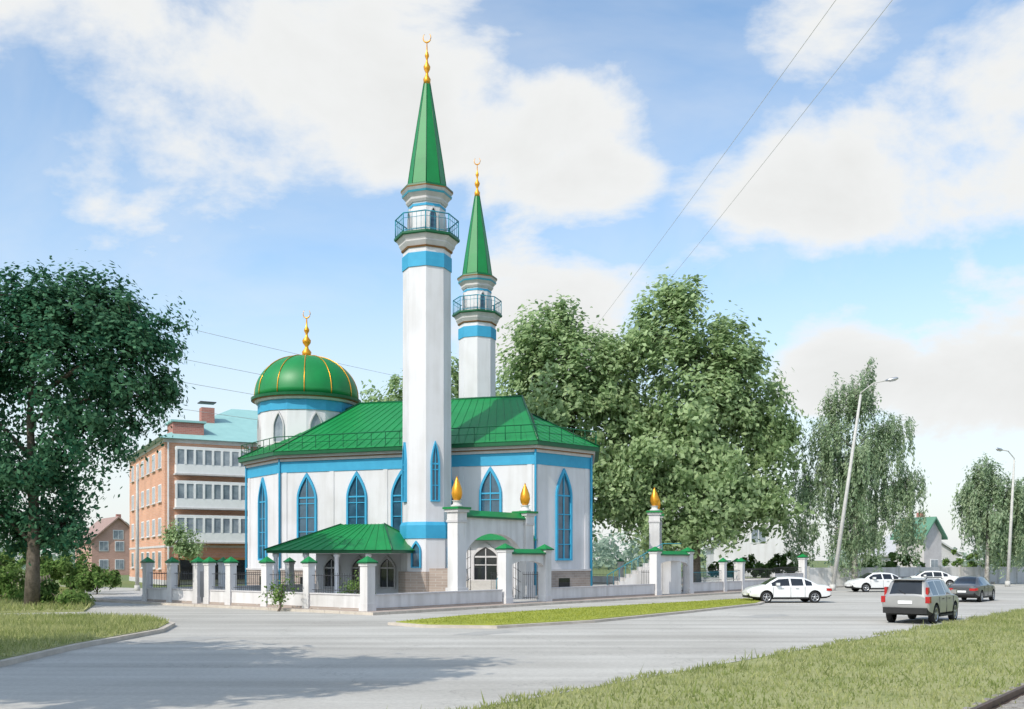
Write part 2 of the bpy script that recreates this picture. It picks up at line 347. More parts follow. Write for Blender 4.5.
for i in range(8):
    a=Vector((*RP[i],9.85)); b=Vector((*RP[(i+1)%8],9.85)); L_=(b-a).length; k=max(1,int(L_/1.0))
    for h,r_ in ((0.45,.02),(0.9,.032)): mq.tube('roof_railing',GREEND,[a+Vector((0,0,h)),b+Vector((0,0,h))],r_,4,False)
    for j in range(k): 
        p=a.lerp(b,j/k); mq.tube('roof_railing',GREEND,[p-Vector((0,0,.12)),p+Vector((0,0,.92))],0.024,4,False)
def edge_frame(i):
    a=Vector(FP[i]);b=Vector(FP[(i+1)%8]);u=(b-a).normalized();return a,b,u,Vector((u.y,-u.x))
a,b,u,nr=edge_frame(0)
for s in (2.1,5.9,15.4,9.2,12.3): wall_window(mq,a+u*s,u,nr,1.25,3.4,6.6,8.0)
for i in (1,7,2,3,6,5,4):
    a,b,u,nr=edge_frame(i); Lw=(b-a).length
    cs=[Lw/2] if Lw<8 else [Lw*f for f in (.15,.35,.65,.85)]
    for s in cs: wall_window(mq,a+u*s,u,nr,1.2,2.5,6.5,7.95)
for i in range(8):
    x,y=offset_poly(FP,0.10)[i]; mq.tube('downpipes',BLUE,[(x,y,0.2),(x,y,8.9),(x,y,9.5)],0.075,8)
for i in (0,1,7):
    a,b,u,nr=edge_frame(i); Lw=(b-a).length
    for s in ([0.35,Lw-0.35] if i else [0.35,4.0,8.0,11,13.4,Lw-0.35]):
        p=a+u*s; q=[p-u*0.16,p+u*0.16,p+u*0.16+nr*0.045,p-u*0.16+nr*0.045]
        mq.prism('pilasters',WHITE,[tuple(v) for v in q][::-1],1.82,8.35)
for i in (1,7,0):
    a,b,u,nr=edge_frame(i); Lw=(b-a).length
    for s in ([Lw/2] if i else [2.1,5.9,9.5,15.4]):
        p=a+u*s; q=[p-u*0.5,p+u*0.5,p+u*0.5+nr*0.11,p-u*0.5+nr*0.11]
        mq.prism('basement_windows',GLASSD,[tuple(v) for v in q][::-1],0.6,1.25)
dx,dy=-15.4,75.0
mq.lathe('dome_drum',WHITE,[(3.5,9.8),(3.5,13.2)],16,dx,dy,math.pi/16,False)
mq.lathe('drum_band',BLUE,[(3.57,13.2),(3.57,13.95)],16,dx,dy,math.pi/16,False)
mq.lathe('drum_cornice',CREAM,[(3.7,13.95),(3.82,14.1)],32,dx,dy,0,False)
mq.lathe('drum_cornice_trim',BROWN,[(3.9,14.1),(3.95,14.17)],32,dx,dy,0,False)
mq.lathe('dome_eaves',GREEND,[(4.05,14.17),(4.07,14.36),(3.9,14.4)],40,dx,dy,0,False)
prof=[]
for i in range(15):
    th=i/14*math.pi/2; r=3.8*math.cos(th)**0.92 if i<14 else 0.05
    prof.append((r+0.10*math.sin(2*th) if i<14 else r,14.4+3.25*math.sin(th)))
prof[-1]=(0.12,17.75)
mq.lathe('dome',GREEN,prof,48,dx,dy)
for k in range(12):
    a_=2*math.pi*(k+.3)/12
    mq.tube('dome_ribs',GOLD,[(dx+(r+.02)*math.cos(a_),dy+(r+.02)*math.sin(a_),z+.02) for r,z in prof],0.035,5)
for k in range(8):
    th=round((2*k+1)*math.pi/8/(math.pi/8))*math.pi/8
    nr=Vector((math.cos(th),math.sin(th))); u=Vector((-nr.y,nr.x)); p=Vector((dx,dy))+nr*3.5*math.cos(math.pi/16)
    wall_window(mq,p,u,nr,0.8,10.9,12.0,12.95,0.07,framem=CREAM,glass=GLASSL,prefix='drum_window',bars=False)
def finial(o,x,y,z,h,part='finial',k=1.0):
    o.lathe(part,GOLD,[(.3*h/3.6*k,z-.1),(.36*h/3.6*k,z+.08*h),(.16*h/3.6*k,z+.15*h),(.12*h/3.6*k,z+.2*h),(.3*h/3.6*k,z+.27*h),(.33*h/3.6*k,z+.32*h),(.12*h/3.6*k,z+.40*h),(.08*h/3.6*k,z+.46*h),(.2*h/3.6*k,z+.52*h),(.2*h/3.6*k,z+.55*h),(.07*h/3.6*k,z+.62*h),(.04*h/3.6*k,z+.78*h)],14,x,y)
    R=.09*h; zc=z+.88*h; pts=[];rad=[]
    for i in range(15):
        tt=-math.pi/2+ (i-7)/7*math.radians(140)
        pts.append((x+R*math.cos(tt)*0.85,y-R*math.cos(tt)*.15,zc+R*math.sin(tt))); rad.append(0.012*h*(1-abs(i-7)/7.5)+0.004*h)
    o.tube(part+'_crescent',GOLD,pts,rad,6)
finial(mq,dx,dy,17.7,3.6)

mn=Vector((-5.23,61.5))
def ef(s,t_): v=mn+e1*s+e2*t_; return (v.x,v.y)
can=[ef(-8.6,-4.4),ef(-0.2,-4.4),ef(-0.2,1.2),ef(-8.6,1.2)]
mq.prism('canopy_eaves',GREEND,can,2.82,2.98)
cz=4.6; r0=Vector((*ef(-5.2,-1.4),cz)); r1=Vector((*ef(-2.2,-1.4),cz)); cv=[Vector((x,y,2.985)) for x,y in offset_poly(can,0.12)]
mq.add('canopy_roof',GREEN,[*cv,r0,r1],[(0,1,5,4),(1,2,5),(2,3,4,5),(3,0,4),(3,2,1,0)])
for aa,bb in((0,r0),(1,r1),(2,r1),(3,r0)): mq.tube('canopy_hips',GREEND,[cv[aa]+Vector((0,0,.03)),bb+Vector((0,0,.03))],0.05,5)
for i in range(12):
    f_=i/12; rib(cv[0].lerp(cv[1],f_+.04),r0.lerp(r1,f_+.04),.018)
for s in (-8.2,-6.1,-4.0,-1.9):
    x,y=ef(s,-4.0); mq.lathe('canopy_columns',WHITE,[(.2,.1),(.2,.3),(.14,.35),(.13,2.55),(.2,2.62),(.2,2.82)],12,x,y)
mq.prism('canopy_back_wall',WHITE,[ef(-8.2,0.6),ef(-0.6,0.6),ef(-0.6,2.6),ef(-8.2,2.6)],0.1,2.81)
for s in(-7,-5,-3):
    wall_window(mq,Vector(ef(s,0.6)),e1,-e2,1.0,0.7,1.9,2.5,0.1,prefix='porch_window',framem=CREAM,glass=GLASSD)
mq.prism('vestibule',WHITE,[ef(-1.3,0.8),ef(5.6,0.8),ef(5.6,3.6),ef(-1.3,3.6)],0.1,3.6)
vr=offset_poly([ef(-1.5,0.4),ef(6.0,0.4),ef(6.0,3.0),ef(-1.5,3.0)],0.2)
vv=[Vector((x,y,3.61)) for x,y in vr]; tb=[Vector((*ef(-1.2,3.0),4.6)),Vector((*ef(5.6,3.0),4.6))]
mq.add('vestibule_roof',GREEN,[*vv,*tb],[(0,1,5,4),(1,2,5),(2,3,4,5),(3,0,4),(3,2,1,0)])
wall_window(mq,Vector(ef(3.6,0.8)),e1,-e2,1.5,1.2,2.6,3.2,0.12,prefix='entrance_door',framem=CREAM,glass=GLASSD)
for k in range(6):
    mq.prism('entrance_steps',PAVE,[ef(2.2,0.8-1.9+k*.3),ef(5.0,0.8-1.9+k*.3),ef(5.0,0.79),ef(2.2,0.79)],0.10+k*.001,0.3+k*.17)
mq.prism('stair_wall',PLINTH,[ef(0.9,-1.6),ef(2.1,-1.6),ef(2.1,0.79),ef(0.9,0.79)],0.1,1.9)
for s in (2.25,4.95):
    for k in range(6):
        x,y=ef(s,-1.0+k*.33); mq.tube('stair_rail',TEAL,[(x,y,.35+k*.16),(x,y,1.2+k*.16)],.018,5)
    x,y=ef(s,-1.0);x2,y2=ef(s,.65); mq.tube('stair_rail',TEAL,[(x,y,1.2),(x2,y2,2.0)],.025,5)
for k in range(9):
    p0=(6.3+k*.42,66.2+k*.1)
    mq.prism('side_stairs',WHITE2,[(p0[0],p0[1]),(p0[0]+.42,p0[1]+.1),(p0[0]+.42-.3,p0[1]+1.6),(p0[0]-.3,p0[1]+1.5)],0.1,0.5+k*.24)
mq.prism('side_stairs_landing',WHITE2,[(10.1,67.1),(11.4,67.4),(11.0,69.0),(9.8,68.7)],0.1,2.66)
mq.tube('side_stair_rail',TEAL,[(6.3,66.2,1.4),(10.1,67.1,3.5),(11.4,67.4,3.5)],.03,5)
for k in range(10): mq.tube('side_stair_rail',TEAL,[(6.3+k*.42,66.2+k*.1,.5+k*.24),(6.3+k*.42,66.2+k*.1,1.4+k*.233)],.018,4)
mq.done()

def minaret(x,y,ang):
    o=Obj('minaret',(x,y,0)); ph=ang+math.pi/8
    def L(part,m,prof,n=8,sm=False): o.lathe(part,m,prof,n,0,0,ph if n==8 else 0,sm)
    L('base_plinth',PLINTH,[(1.75,.1),(1.75,1.7)]); L('base',WHITE,[(1.60,1.7),(1.60,3.7)])
    L('base_band',BLUE,[(1.66,3.7),(1.66,4.5),(1.55,4.7)])
    L('shaft',WHITE,[(1.50,4.7),(1.47,20.1)]); L('shaft_band',BLUE,[(1.53,20.1),(1.53,20.95)])
    L('shaft_top',WHITE,[(1.47,20.95),(1.47,21.25)])
    L('corbel_brown',BROWN,[(1.55,21.25),(1.6,21.33)]); L('corbel',CREAM,[(1.55,21.33),(1.72,21.6),(1.72,21.68),(1.9,21.95)])
    L('balcony_floor',GREEND,[(1.98,21.95),(2.02,22.0),(2.02,22.12)])
    for k in range(8):
        a0=ph+k*math.pi/4;a1=a0+math.pi/4; p=Vector((1.93*math.cos(a0),1.93*math.sin(a0),22.1));q=Vector((1.93*math.cos(a1),1.93*math.sin(a1),22.1))
        for h,r in((1.15,.04),(.12,.025),(.85,.016)): o.tube('balcony_railing',TEAL,[p+Vector((0,0,h)),q+Vector((0,0,h))],r,5)
        for j in range(5):
            c=p.lerp(q,j/5); o.tube('balcony_railing',TEAL,[c,c+Vector((0,0,1.15))],.035 if j==0 else .012,4)
    L('lantern',WHITE,[(1.13,22.1),(1.13,24.1)])
    L('lantern_band',BLUE,[(1.16,23.85),(1.16,24.0)])
    L('cap_cornice',CREAM,[(1.2,24.1),(1.3,24.25),(1.3,24.38),(1.5,24.6)])
    L('cap_cornice_teal',TEAL,[(1.52,24.6),(1.55,24.72)]); L('cap_cornice_upper',CREAM,[(1.46,24.72),(1.6,24.9)])
    L('cap_cornice_brown',BROWN,[(1.60,24.9),(1.62,24.98)])
    L('cap_eaves',GREEND,[(1.62,24.98),(1.60,25.08),(1.22,25.25)])
    sp=((1.2,25.26),(.98,26.8),(.60,29.2),(.18,31.8))
    L('spire',GREEN,list(sp))
    for k in range(8):
        a=ph+k*math.pi/4; o.tube('spire_ribs',GREEND,[(r*math.cos(a),r*math.sin(a),z) for r,z in sp],.025,4)
    finial(o,0,0,31.7,3.2,k=.72)
    apo=math.cos(math.pi/8)
    for k in range(4):
        th=ang+ k*math.pi/2; nr=Vector((math.cos(th),math.sin(th))); u=Vector((-nr.y,nr.x))
        wall_window(o,nr*1.495*apo,u,nr,.42,6.0,8.2,9.4,.08,prefix='slit_window')
        wall_window(o,nr*1.13*apo,u,nr,.46,22.15,23.2,23.7,.06,prefix='lantern_door',bars=False,framem=CREAM)
        th+=math.pi/4; nr=Vector((math.cos(th),math.sin(th))); u=Vector((-nr.y,nr.x))
        wall_window(o,nr*1.60*apo,u,nr,.5,2.0,3.0,3.4,.07,prefix='base_window',bars=False)
    o.done()
aw=math.radians(-90-20+45)
minaret(-5.23,61.5,aw); minaret(-2.8,80.5,aw)

# ------------------------------------------------------------ fence and gates
def pillar(o,t,b,h=2.25,hw=.2,part='pillars'):
    x,y=lot(t,b); an=math.atan2(A.y,A.x)
    c=lambda r:[(x+r*(math.cos(an+q)),y+r*math.sin(an+q)) for q in [math.pi/4+k*math.pi/2 for k in range(4)]]
    r=hw*1.414
    o.prism(part,WHITE2,c(r*1.15),0.1,0.45); o.prism(part,WHITE2,c(r),0.45,h-.12); o.prism(part,WHITE2,c(r*1.18),h-.12,h)
    o.prism('pillar_cap_edges',GREEND,c(r*1.42),h,h+.07); o.pyramid('pillar_caps',GREEN,x,y,hw*1.36,h+.072,h+.34,an)
def panel(o,p0,p1,wallh=.78,top=1.75,iron=True):
    a=Vector(lot(*p0));b=Vector(lot(*p1));u=(b-a).normalized();nr=Vector((u.y,-u.x));L_=(b-a).length
    q=lambda w:[tuple(a+nr*w),tuple(b+nr*w),tuple(b-nr*w),tuple(a-nr*w)][::-1]
    o.prism('low_wall',WHITE2,q(.12),0.1,wallh); o.prism('low_wall_base',PLINTH,q(.16),0.1,.22); o.prism('low_wall_coping',CREAM,q(.16),wallh,wallh+.06)
    if iron:
        for h in(wallh+.2,top-.12): 
            o.tube('iron_rails',IRON,[(*a,h),(*b,h)],.014,4,False)
        n=max(2,int(L_/.16))
        for i in range(1,n):
            p=a.lerp(b,i/n); o.tube('iron_bars',IRON,[(*p,wallh+.06),(*p,top+.10*math.sin(i*math.pi/n)-.1)],.008,4,False)
f=Obj('boundary_fence',(*lot(0,0),0)); f.M=Matrix.Translation(-f.loc)
lt=[0,4.0,7.15,10.06,11.9,12.9,15.3,17.7]
for v in lt: pillar(f,0,v,hw=.24 if v==0 else .2)
for i in range(len(lt)-1):
    if i==4: continue
    panel(f,(0,lt[i]+.22),(0,lt[i+1]-.22),.8,1.8,True)
for i in range(7):
    x,y=lot(0,12.1+i*.1); f.tube('wicket_gate',IRON,[(x,y,.2),(x,y,1.8)],.012,4)
for t_ in (5,10,15,20,25,30): pillar(f,t_,17.7); panel(f,(t_-4.75,17.7),(t_-.25,17.7))
panel(f,(.25,0),(9.5,0),.8,1.5,False)
panel(f,(13.7,0),(25.2,0),.8,1.5,False)
panel(f,(30.2,0),(34.95,0)); pillar(f,35.2,0); panel(f,(35.45,0),(38,0)); pillar(f,38.2,0); panel(f,(38.45,0),(44,0),.8,1.8); panel(f,(44,0),(49.7,0),1.25,1.9)
pillar(f,50,0,2.6,.27)
for b_ in (6,12,18,24,30): pillar(f,50,b_)
for b0,b1 in((0,6),(6,12),(12,18),(18,24),(24,30)): panel(f,(50,b0+.3),(50,b1-.3))
f.done()
def arch_panel(o,part,m,a,u,nr,w,zs,za,zt,th,N=18):
    for i in range(N):
        s0=w*i/N;s1=w*(i+1)/N
        def az(s): 
            k=abs(2*s/w-1); return zs+(za-zs)*(1-k**2.2)**.62 if k<1 else zs
        vs=[]
        for d in(-th/2,th/2):
            for s,z in((s0,az(s0)),(s1,az(s1)),(s1,zt),(s0,zt)):
                p=a+u*s+nr*d; vs.append((p.x,p.y,z))
        o.add(part,m,vs,[(3,2,1,0),(4,5,6,7),(0,1,5,4),(2,3,7,6)])
def small_gate(t0,t1):
    o=Obj('entrance_gate',(*lot(t0,0),0)); o.M=Matrix.Translation(-o.loc)
    pillar(o,t0,0,2.95,.27); pillar(o,t1,0,2.95,.27)
    a=Vector(lot(t0+.27,0)); w=t1-t0-.54
    arch_panel(o,'lintel',WHITE2,a,A.normalized(),Bv.normalized(),w,2.05,2.35,2.7,.3)
    q=[lot(t0+.25,-.3),lot(t1-.25,-.3),lot(t1-.25,.3),lot(t0+.25,.3)]
    o.prism('lintel_coping',GREEND,q,2.702,2.78)
    q2=[Vector((*p,2.783)) for p in q]; r=[Vector((*lot(t0+.25,0),3.0)),Vector((*lot(t1-.25,0),3.0))]
    o.add('lintel_roof',GREEN,[*q2,*r],[(0,1,5,4),(2,3,4,5),(1,2,5),(3,0,4)])
    for tt in(t0+.35,t1-.35):
        for i in range(9):
            x,y=lot(tt,.2+i*.13); o.tube('gate_leaf',IRON,[(x,y,.2),(x,y,1.75)],.012,4)
        for h in(.3,1.6): 
            o.tube('gate_leaf',IRON,[(*lot(tt,.2),h),(*lot(tt,1.25),h)],.016,4)
    o.done()
small_gate(9.9,13.4); small_gate(25.5,29.9)
def flame(o,x,y,z,h,k=1.0):
    o.lathe('flame_base',WHITE2,[(.34*k,z),(.34*k,z+.1),(.22*k,z+.16),(.22*k,z+.3),(.3*k,z+.36)],12,x,y)
    z+=.34
    o.lathe('flame_ornament',GOLD,[(.14*k,z),(.25*k,z+.12*h),(.30*k,z+.3*h),(.27*k,z+.5*h),(.16*k,z+.72*h),(.07*k,z+.88*h),(.015,z+h)],16,x,y)
def big_arch(p,q,htop,name='ceremonial_arch'):
    a=Vector(p);b=Vector(q);u=(b-a).normalized();nr=Vector((u.y,-u.x)); Lw=(b-a).length
    o=Obj(name,(a.x,a.y,0)); o.M=Matrix.Translation(-o.loc)
    for c in(a,b):
        def sq(r): return [tuple(c+u*sx*r+nr*sy*r) for sx,sy in((-1,-1),(-1,1),(1,1),(1,-1))][::-1]
        o.prism('columns',WHITE2,sq(.44),0.1,.9); o.prism('columns',WHITE2,sq(.36),.9,htop-.9)
        o.prism('column_necks',CREAM,sq(.41),htop-.9,htop-.78); o.prism('columns',WHITE2,sq(.38),htop-.78,htop-.35)
        o.prism('column_caps',CREAM,sq(.48),htop-.35,htop-.2); o.prism('column_cap_roofs',GREEN,sq(.56),htop-.2,htop-.08)
        flame(o,c.x,c.y,htop-.08,1.35)
    arch_panel(o,'arch_wall',WHITE2,a+u*.36,u,nr,Lw-.72,2.4,htop-1.45,htop-.62,.4)
    q4=[tuple(a+u*.3+nr*.36),tuple(b-u*.3+nr*.36),tuple(b-u*.3-nr*.36),tuple(a+u*.3-nr*.36)][::-1]
    o.prism('arch_coping',GREEND,q4,htop-.618,htop-.52)
    q5=[Vector((x,y,htop-.517)) for x,y in q4]; 
    r=[Vector((*(b-u*.3),htop-.2)),Vector((*(a+u*.3),htop-.2))]
    o.add('arch_roof',GREEN,[*q5,*r],[(0,1,4),(2,3,5),(1,2,5,4),(3,0,4,5)])
    for s in (.65,.9,1.15): 
        for c,sg in((a,1),(b,-1)):
            pp=c+u*s*sg; o.tube('lattice',IRON,[(*pp,.1),(*pp,2.4+s*.6)],.016,4)
    for z in (.5,1.1,1.7,2.3):
        for c,sg in((a,1),(b,-1)):
            o.tube('lattice',IRON,[(*(c+u*.4*sg),z),(*(c+u*1.15*sg),z+.3)],.014,4)
    o.done()
big_arch((-2.99,54.3),(0.77,59.1),5.35)
big_arch((10.1,70.9),(11.0,76.0),5.95)

def railing(name,pts,h,m):
    o=Obj(name)
    for i in range(len(pts)-1):
        a=Vector(pts[i]);b=Vector(pts[i+1]);n=int((b-a).length/.18)
        for hh in(.15,h): o.tube('rails',m,[(*a,hh+.14),(*b,hh+.14)],.02,4,False)
        for j in range(n+1):
            p=a.lerp(b,j/n); o.tube('bars',m,[(*p,.14),(*p,.14+h)],.01,4,False)
    o.done()
railing('yard_railing',[lot(30,4),lot(46,4)],1.3,TEAL)
railing('yard_railing',[lot(16,9),lot(34,12)],1.3,TEAL)

# ------------------------------------------------------------ brick apartment building
u1=Vector((.88,.475))
ang=math.atan2(u1.y,u1.x)
ap=Obj('brick_apartment_building',(-33,95,0),ang)
TR=mat('teal_roof_metal',(0.30,0.52,0.50),(0.25,0.45,0.44),1,0.55)
Lx,Ly,H=38,24,13.6
ap.box('walls',BRICKO,0,Lx,0,Ly,0,H)
ap.box('red_facade_panels',BRICKR,8.2,Lx-.1,-.06,0.5,.01,H-.01)
ap.box('frieze',CREAM,-.08,Lx+.08,-.08,Ly+.08,H,H+.35)
ap.add('roof',TR,[(-.7,-.7,H+.36),(Lx+.7,-.7,H+.36),(Lx+.7,Ly+.7,H+.36),(-.7,Ly+.7,H+.36),(9,Ly/2,H+5.4),(Lx-8,Ly/2,H+5.4)],[(0,1,5,4),(1,2,5),(2,3,4,5),(3,0,4),(3,2,1,0)])
for k,(x,y) in enumerate(((4.5,5.5),(13,8),(19,9))):
    ap.box('chimneys',BRICKR,x,x+1.3,y,y+1.2,H+.5,H+4.4+.4*(k%2)); ap.box('chimney_caps',IRON,x-.15,x+1.45,y-.15,y+1.35,H+4.9,H+5.0)
ap.box('dormer',BRICKR,.9,3.8,.8,4,H+.4,H+2.1); ap.box('dormer_roof',TR,.7,4.0,.6,4.2,H+2.11,H+2.3)
for fl in range(4):
    z=1.2+fl*3.25
    if fl>0:
        ap.box('loggia_parapet',PVC,.9,7.7,-1.0,-.02,z-.3,z+.55); ap.box('loggia_glass',GLASSL,.95,7.65,-.95,-.02,z+.55,z+1.95)
        ap.box('loggia_head',PVC,.9,7.7,-1.0,-.02,z+1.95,z+2.25)
        for x in np.arange(.9,7.8,.85): ap.box('loggia_mullions',PVC,x-.1,x+.1,-1.03,-.951,z+.55,z+1.95)
        ap.box('loggia_slab',CREAM,.8,7.8,-1.08,-.02,z-.45,z-.302)
    else:
        ap.box('shopfront',GLASSD,.9,7.7,-.5,-.02,.5,2.4); ap.box('shop_canopy',BROWN,.7,7.9,-1.2,-.02,2.42,2.62)
    for x in list(np.arange(9.4,Lx-2,3.4)):
        ap.box('window_frames',PVC,x-.1,x+1.7,-.12,-.062,z+.35,z+2.05); ap.box('window_glass',GLASSL,x,x+.78,-.14,-.122,z+.45,z+1.95); ap.box('window_glass',GLASSL,x+.84,x+1.6,-.14,-.122,z+.45,z+1.95)
        ap.box('window_sills',CREAM,x-.2,x+1.8,-.25,-.062,z+.25,z+.34)
    for y in list(np.arange(1.8,Ly-1.5,3.7)):
        ap.box('side_window_frames',PVC,-.06,-.002,y-.1,y+1.6,z+.35,z+2.05); ap.box('side_window_glass',GLASSL,-.08,-.062,y,y+.72,z+.45,z+1.95); ap.box('side_window_glass',GLASSL,-.08,-.062,y+.78,y+1.5,z+.45,z+1.95)
        ap.box('side_window_sills',CREAM,-.2,-.002,y-.2,y+1.7,z+.25,z+.34)
ap.box('plinth',CREAM,-.05,8.1,-.05,Ly+.05,0,.5)
ap.box('string_course',CREAM,-.05,8.1,-.07,Ly+.05,3.6,3.8)
for x in(.3,8.0,19.5): ap.box('drainpipes',PVC,x-.07,x+.07,-.22,-.08,0,H)
ap.done()

def house(name,x,y,ang,w,d,h,rh,wallm,roofm,winm=GLASSD,rows=1,k_=1.0):
    o=Obj(name,(x,y,0),ang)
    o.box('walls',wallm,-w/2,w/2,0,d,0,h)
    o.add('gables',wallm,[(-w/2,0,h),(w/2,0,h),(0,0,h+rh),(-w/2,d,h),(w/2,d,h),(0,d,h+rh)],[(0,1,2),(4,3,5),(0,2,5,3),(1,4,5,2)])
    ov=.5; k=rh/(w/2)
    for sg in(-1,1):
        xe=sg*(w/2+ov); ze=h-ov*k+.05
        vs=[(0,-ov,h+rh+.05),(xe,-ov,ze),(xe,d+ov,ze),(0,d+ov,h+rh+.05),(0,-ov,h+rh+.3),(xe,-ov,ze+.25),(xe,d+ov,ze+.25),(0,d+ov,h+rh+.3)]
        o.add('roof',roofm,vs,[(0,1,2,3),(7,6,5,4),(0,4,5,1),(1,5,6,2),(2,6,7,3)])
    for r in range(rows):
        for xx in (np.arange(-w/2+1.2,w/2-1.5,2.4*k_)):
            z=1.0+r*2.9
            o.box('window_frames',PVC,xx-.1,xx+1.3,-.06,-.002,z-.1,z+1.5); o.box('window_glass',winm,xx,xx+.57,-.08,-.062,z,z+1.4); o.box('window_glass',winm,xx+.63,xx+1.2,-.08,-.062,z,z+1.4)
    z=h+.3
    if rh>2.4: 
        s=k_
        o.box('attic_frame',PVC,-.8*s,.8*s,-.06,-.002,z-.1,z+1.4*s); o.box('attic_glass',winm,-.7*s,-.04,-.08,-.062,z,z+1.3*s); o.box('attic_glass',winm,.04,.7*s,-.08,-.062,z,z+1.3*s)
    o.box('chimney',BRICKR,w*.15,w*.15+.7,d*.5,d*.5+.7,h+rh*.4,h+rh+.9)
    o.done()
SLATE=mat('slate_roof',(0.5,0.5,0.5),(0.42,0.42,0.43),2,0.8); RUST=mat('brown_roof',(0.36,0.24,0.21),(0.30,0.20,0.17),2,0.7)
PALEB=brickmat('muted_brick',(0.56,0.33,0.27),(0.5,0.28,0.23),(.5,.4,.35)); MUTG=mat('hazed_green_roof',(0.12,0.28,0.19),(0.10,0.23,0.16),1,.7)  # haze mixed into the roof green; brick colour toned down
house('white_house',35.0,142,math.radians(-6),12.5,12,4.6,6.8,WHITE,SLATE,GLASSL,k_=1.4)
house('brick_cottage',-63,160,math.radians(35),8,12,5.5,3.6,PALEB,RUST,GLASSL,rows=2)
house('green_roof_house',50.5,120,math.radians(30),3.2,4,5.4,1.9,CREAM,MUTG,GLASSL)
house('grey_cottage',66,160,math.radians(10),12,9,3.2,3.5,CREAM,SLATE,GLASSL)
w=Obj('concrete_wall'); 
for i in range(14):
    x0=27+i*2.6; y0=91+i*1.4
    w.prism('wall_panels',WHITE2,[(x0,y0),(x0+2.5,y0+1.34),(x0+2.45,y0+1.5),(x0-.05,y0+.16)],0,1.7); w.prism('wall_posts',CONC,[(x0-.12,y0-.1),(x0+.1,y0),(x0+0,y0+.25),(x0-.2,y0+.15)],0,1.85)
w.done()
WOODF=mat('weathered_wood',(0.26,0.23,0.20),(0.13,0.11,0.09),5,0.9)
pf=Obj('wooden_fence')
a=Vector((-40,52));b=Vector((-28.5,62))
n=90
for i in range(n):
    p=a.lerp(b,i/n); pf.box('pickets',WOODF,p.x-.045,p.x+.045,p.y-.012,p.y+.012,.05,1.45+.05*math.sin(i*7))
    if i%15==0: pf.box('posts',WOODF,p.x-.07,p.x+.07,p.y+.03,p.y+.15,0,1.7)
for h in(.45,1.15): pf.tube('rails',WOODF,[(a.x,a.y+.03,h),(b.x,b.y+.03,h)],.035,4)
pf.done()

# ------------------------------------------------------------ poles and wires
def lamp(name,base,top,arm=None,r=.16):
    o=Obj(name,(base[0],base[1],0)); o.M=Matrix.Translation(-o.loc)
    b_=Vector((*base,0));t_=Vector(top)
    o.tube('pole',CONC,[b_,b_.lerp(t_,.5),t_],[r,r*.8,r*.55],10)
    o.tube('base_collar',CONC,[b_,b_+Vector((0,0,.5))],r*1.4,10)
    if arm:
        m_=Vector(arm); mid=t_.lerp(m_,.5)+Vector((0,0,.35))
        o.tube('arm',CONC,[t_-Vector((0,0,.4)),t_+Vector((0,0,.15)),mid,m_],.05,6)
        d=(m_-mid).normalized(); 
        o.tube('lamp_head',RIM,[m_-d*.1,m_+d*.2,m_+d*.7,m_+d*.85],[.06,.13,.13,.05],8)
        o.tube('lamp_lens',LAMPC,[m_+d*.2-Vector((0,0,.09)),m_+d*.65-Vector((0,0,.09))],.08,8)
    o.done()
lamp('street_lamp',(25,78),(27.2,78,15.3),(29.0,77.4,16.3),.17)
lamp('street_lamp',(44.6,90),(45.2,90,11.4),(43.6,89,12.2),.16)
lamp('utility_pole',(-28.1,75),(-28.1,75,9.4),None,.15)
def wire(name,p,q,sag,r):
    o=Obj(name); P_=Vector(p);Q_=Vector(q)
    o.tube('cable',CONC,[P_.lerp(Q_,i/24)-Vector((0,0,sag*4*(i/24)*(1-i/24))) for i in range(25)],r,5); o.done()
wire('overhead_wire',(22,-25,31),(9,135,31),1.0,.016); wire('overhead_wire',(23.3,-25,31),(13.5,135,31),1.0,.016)
for z in(21.9,19.3,17.4,15.2): wire('overhead_wire',(-45,46.7,z-.9),(-9.6,115,z+.9),.5,.02)
up=Obj('utility_pole',(-9.6,115,0)); up.tube('pole',CONC,[(0,0,0),(0,0,23)],[.25,.15],8)
for z in(16.1,18.3,20.2,22.8): up.box('crossarm',CONC,-.6,.6,-.06,.06,z-.1,z)
up.done()

# ------------------------------------------------------------ trees
def leaf_object(name,Cn,nrm,size,m,parent,asp=.55,down=False):
    n=len(Cn); r=rng.normal(0,1,(n,3)); nn=nrm+r*0.6; nn/=np.linalg.norm(nn,axis=1)[:,None]
    base=np.array([0,0,1.0])+rng.normal(0,.25,(n,3)) if down else rng.normal(0,1,(n,3))
    b=np.cross(nn,base); b/=np.linalg.norm(b,axis=1)[:,None]; a=np.cross(b,nn)
    s=(size*rng.uniform(.6,1.4,n))[:,None]; a=a*s; b=b*s*asp
    V=np.stack([Cn-a,Cn+b,Cn+a,Cn-b],1).reshape(-1,3)
    me=bpy.data.meshes.new(name); me.vertices.add(4*n); me.vertices.foreach_set('co',V.astype(np.float32).ravel())
    me.loops.add(4*n); me.loops.foreach_set('vertex_index',np.arange(4*n,dtype=np.int32)); me.polygons.add(n)
    me.polygons.foreach_set('loop_start',np.arange(0,4*n,4,dtype=np.int32)); me.update(calc_edges=True); me.materials.append(m)
    o=bpy.data.objects.new(name,me); o.parent=parent; col.objects.link(o); return o
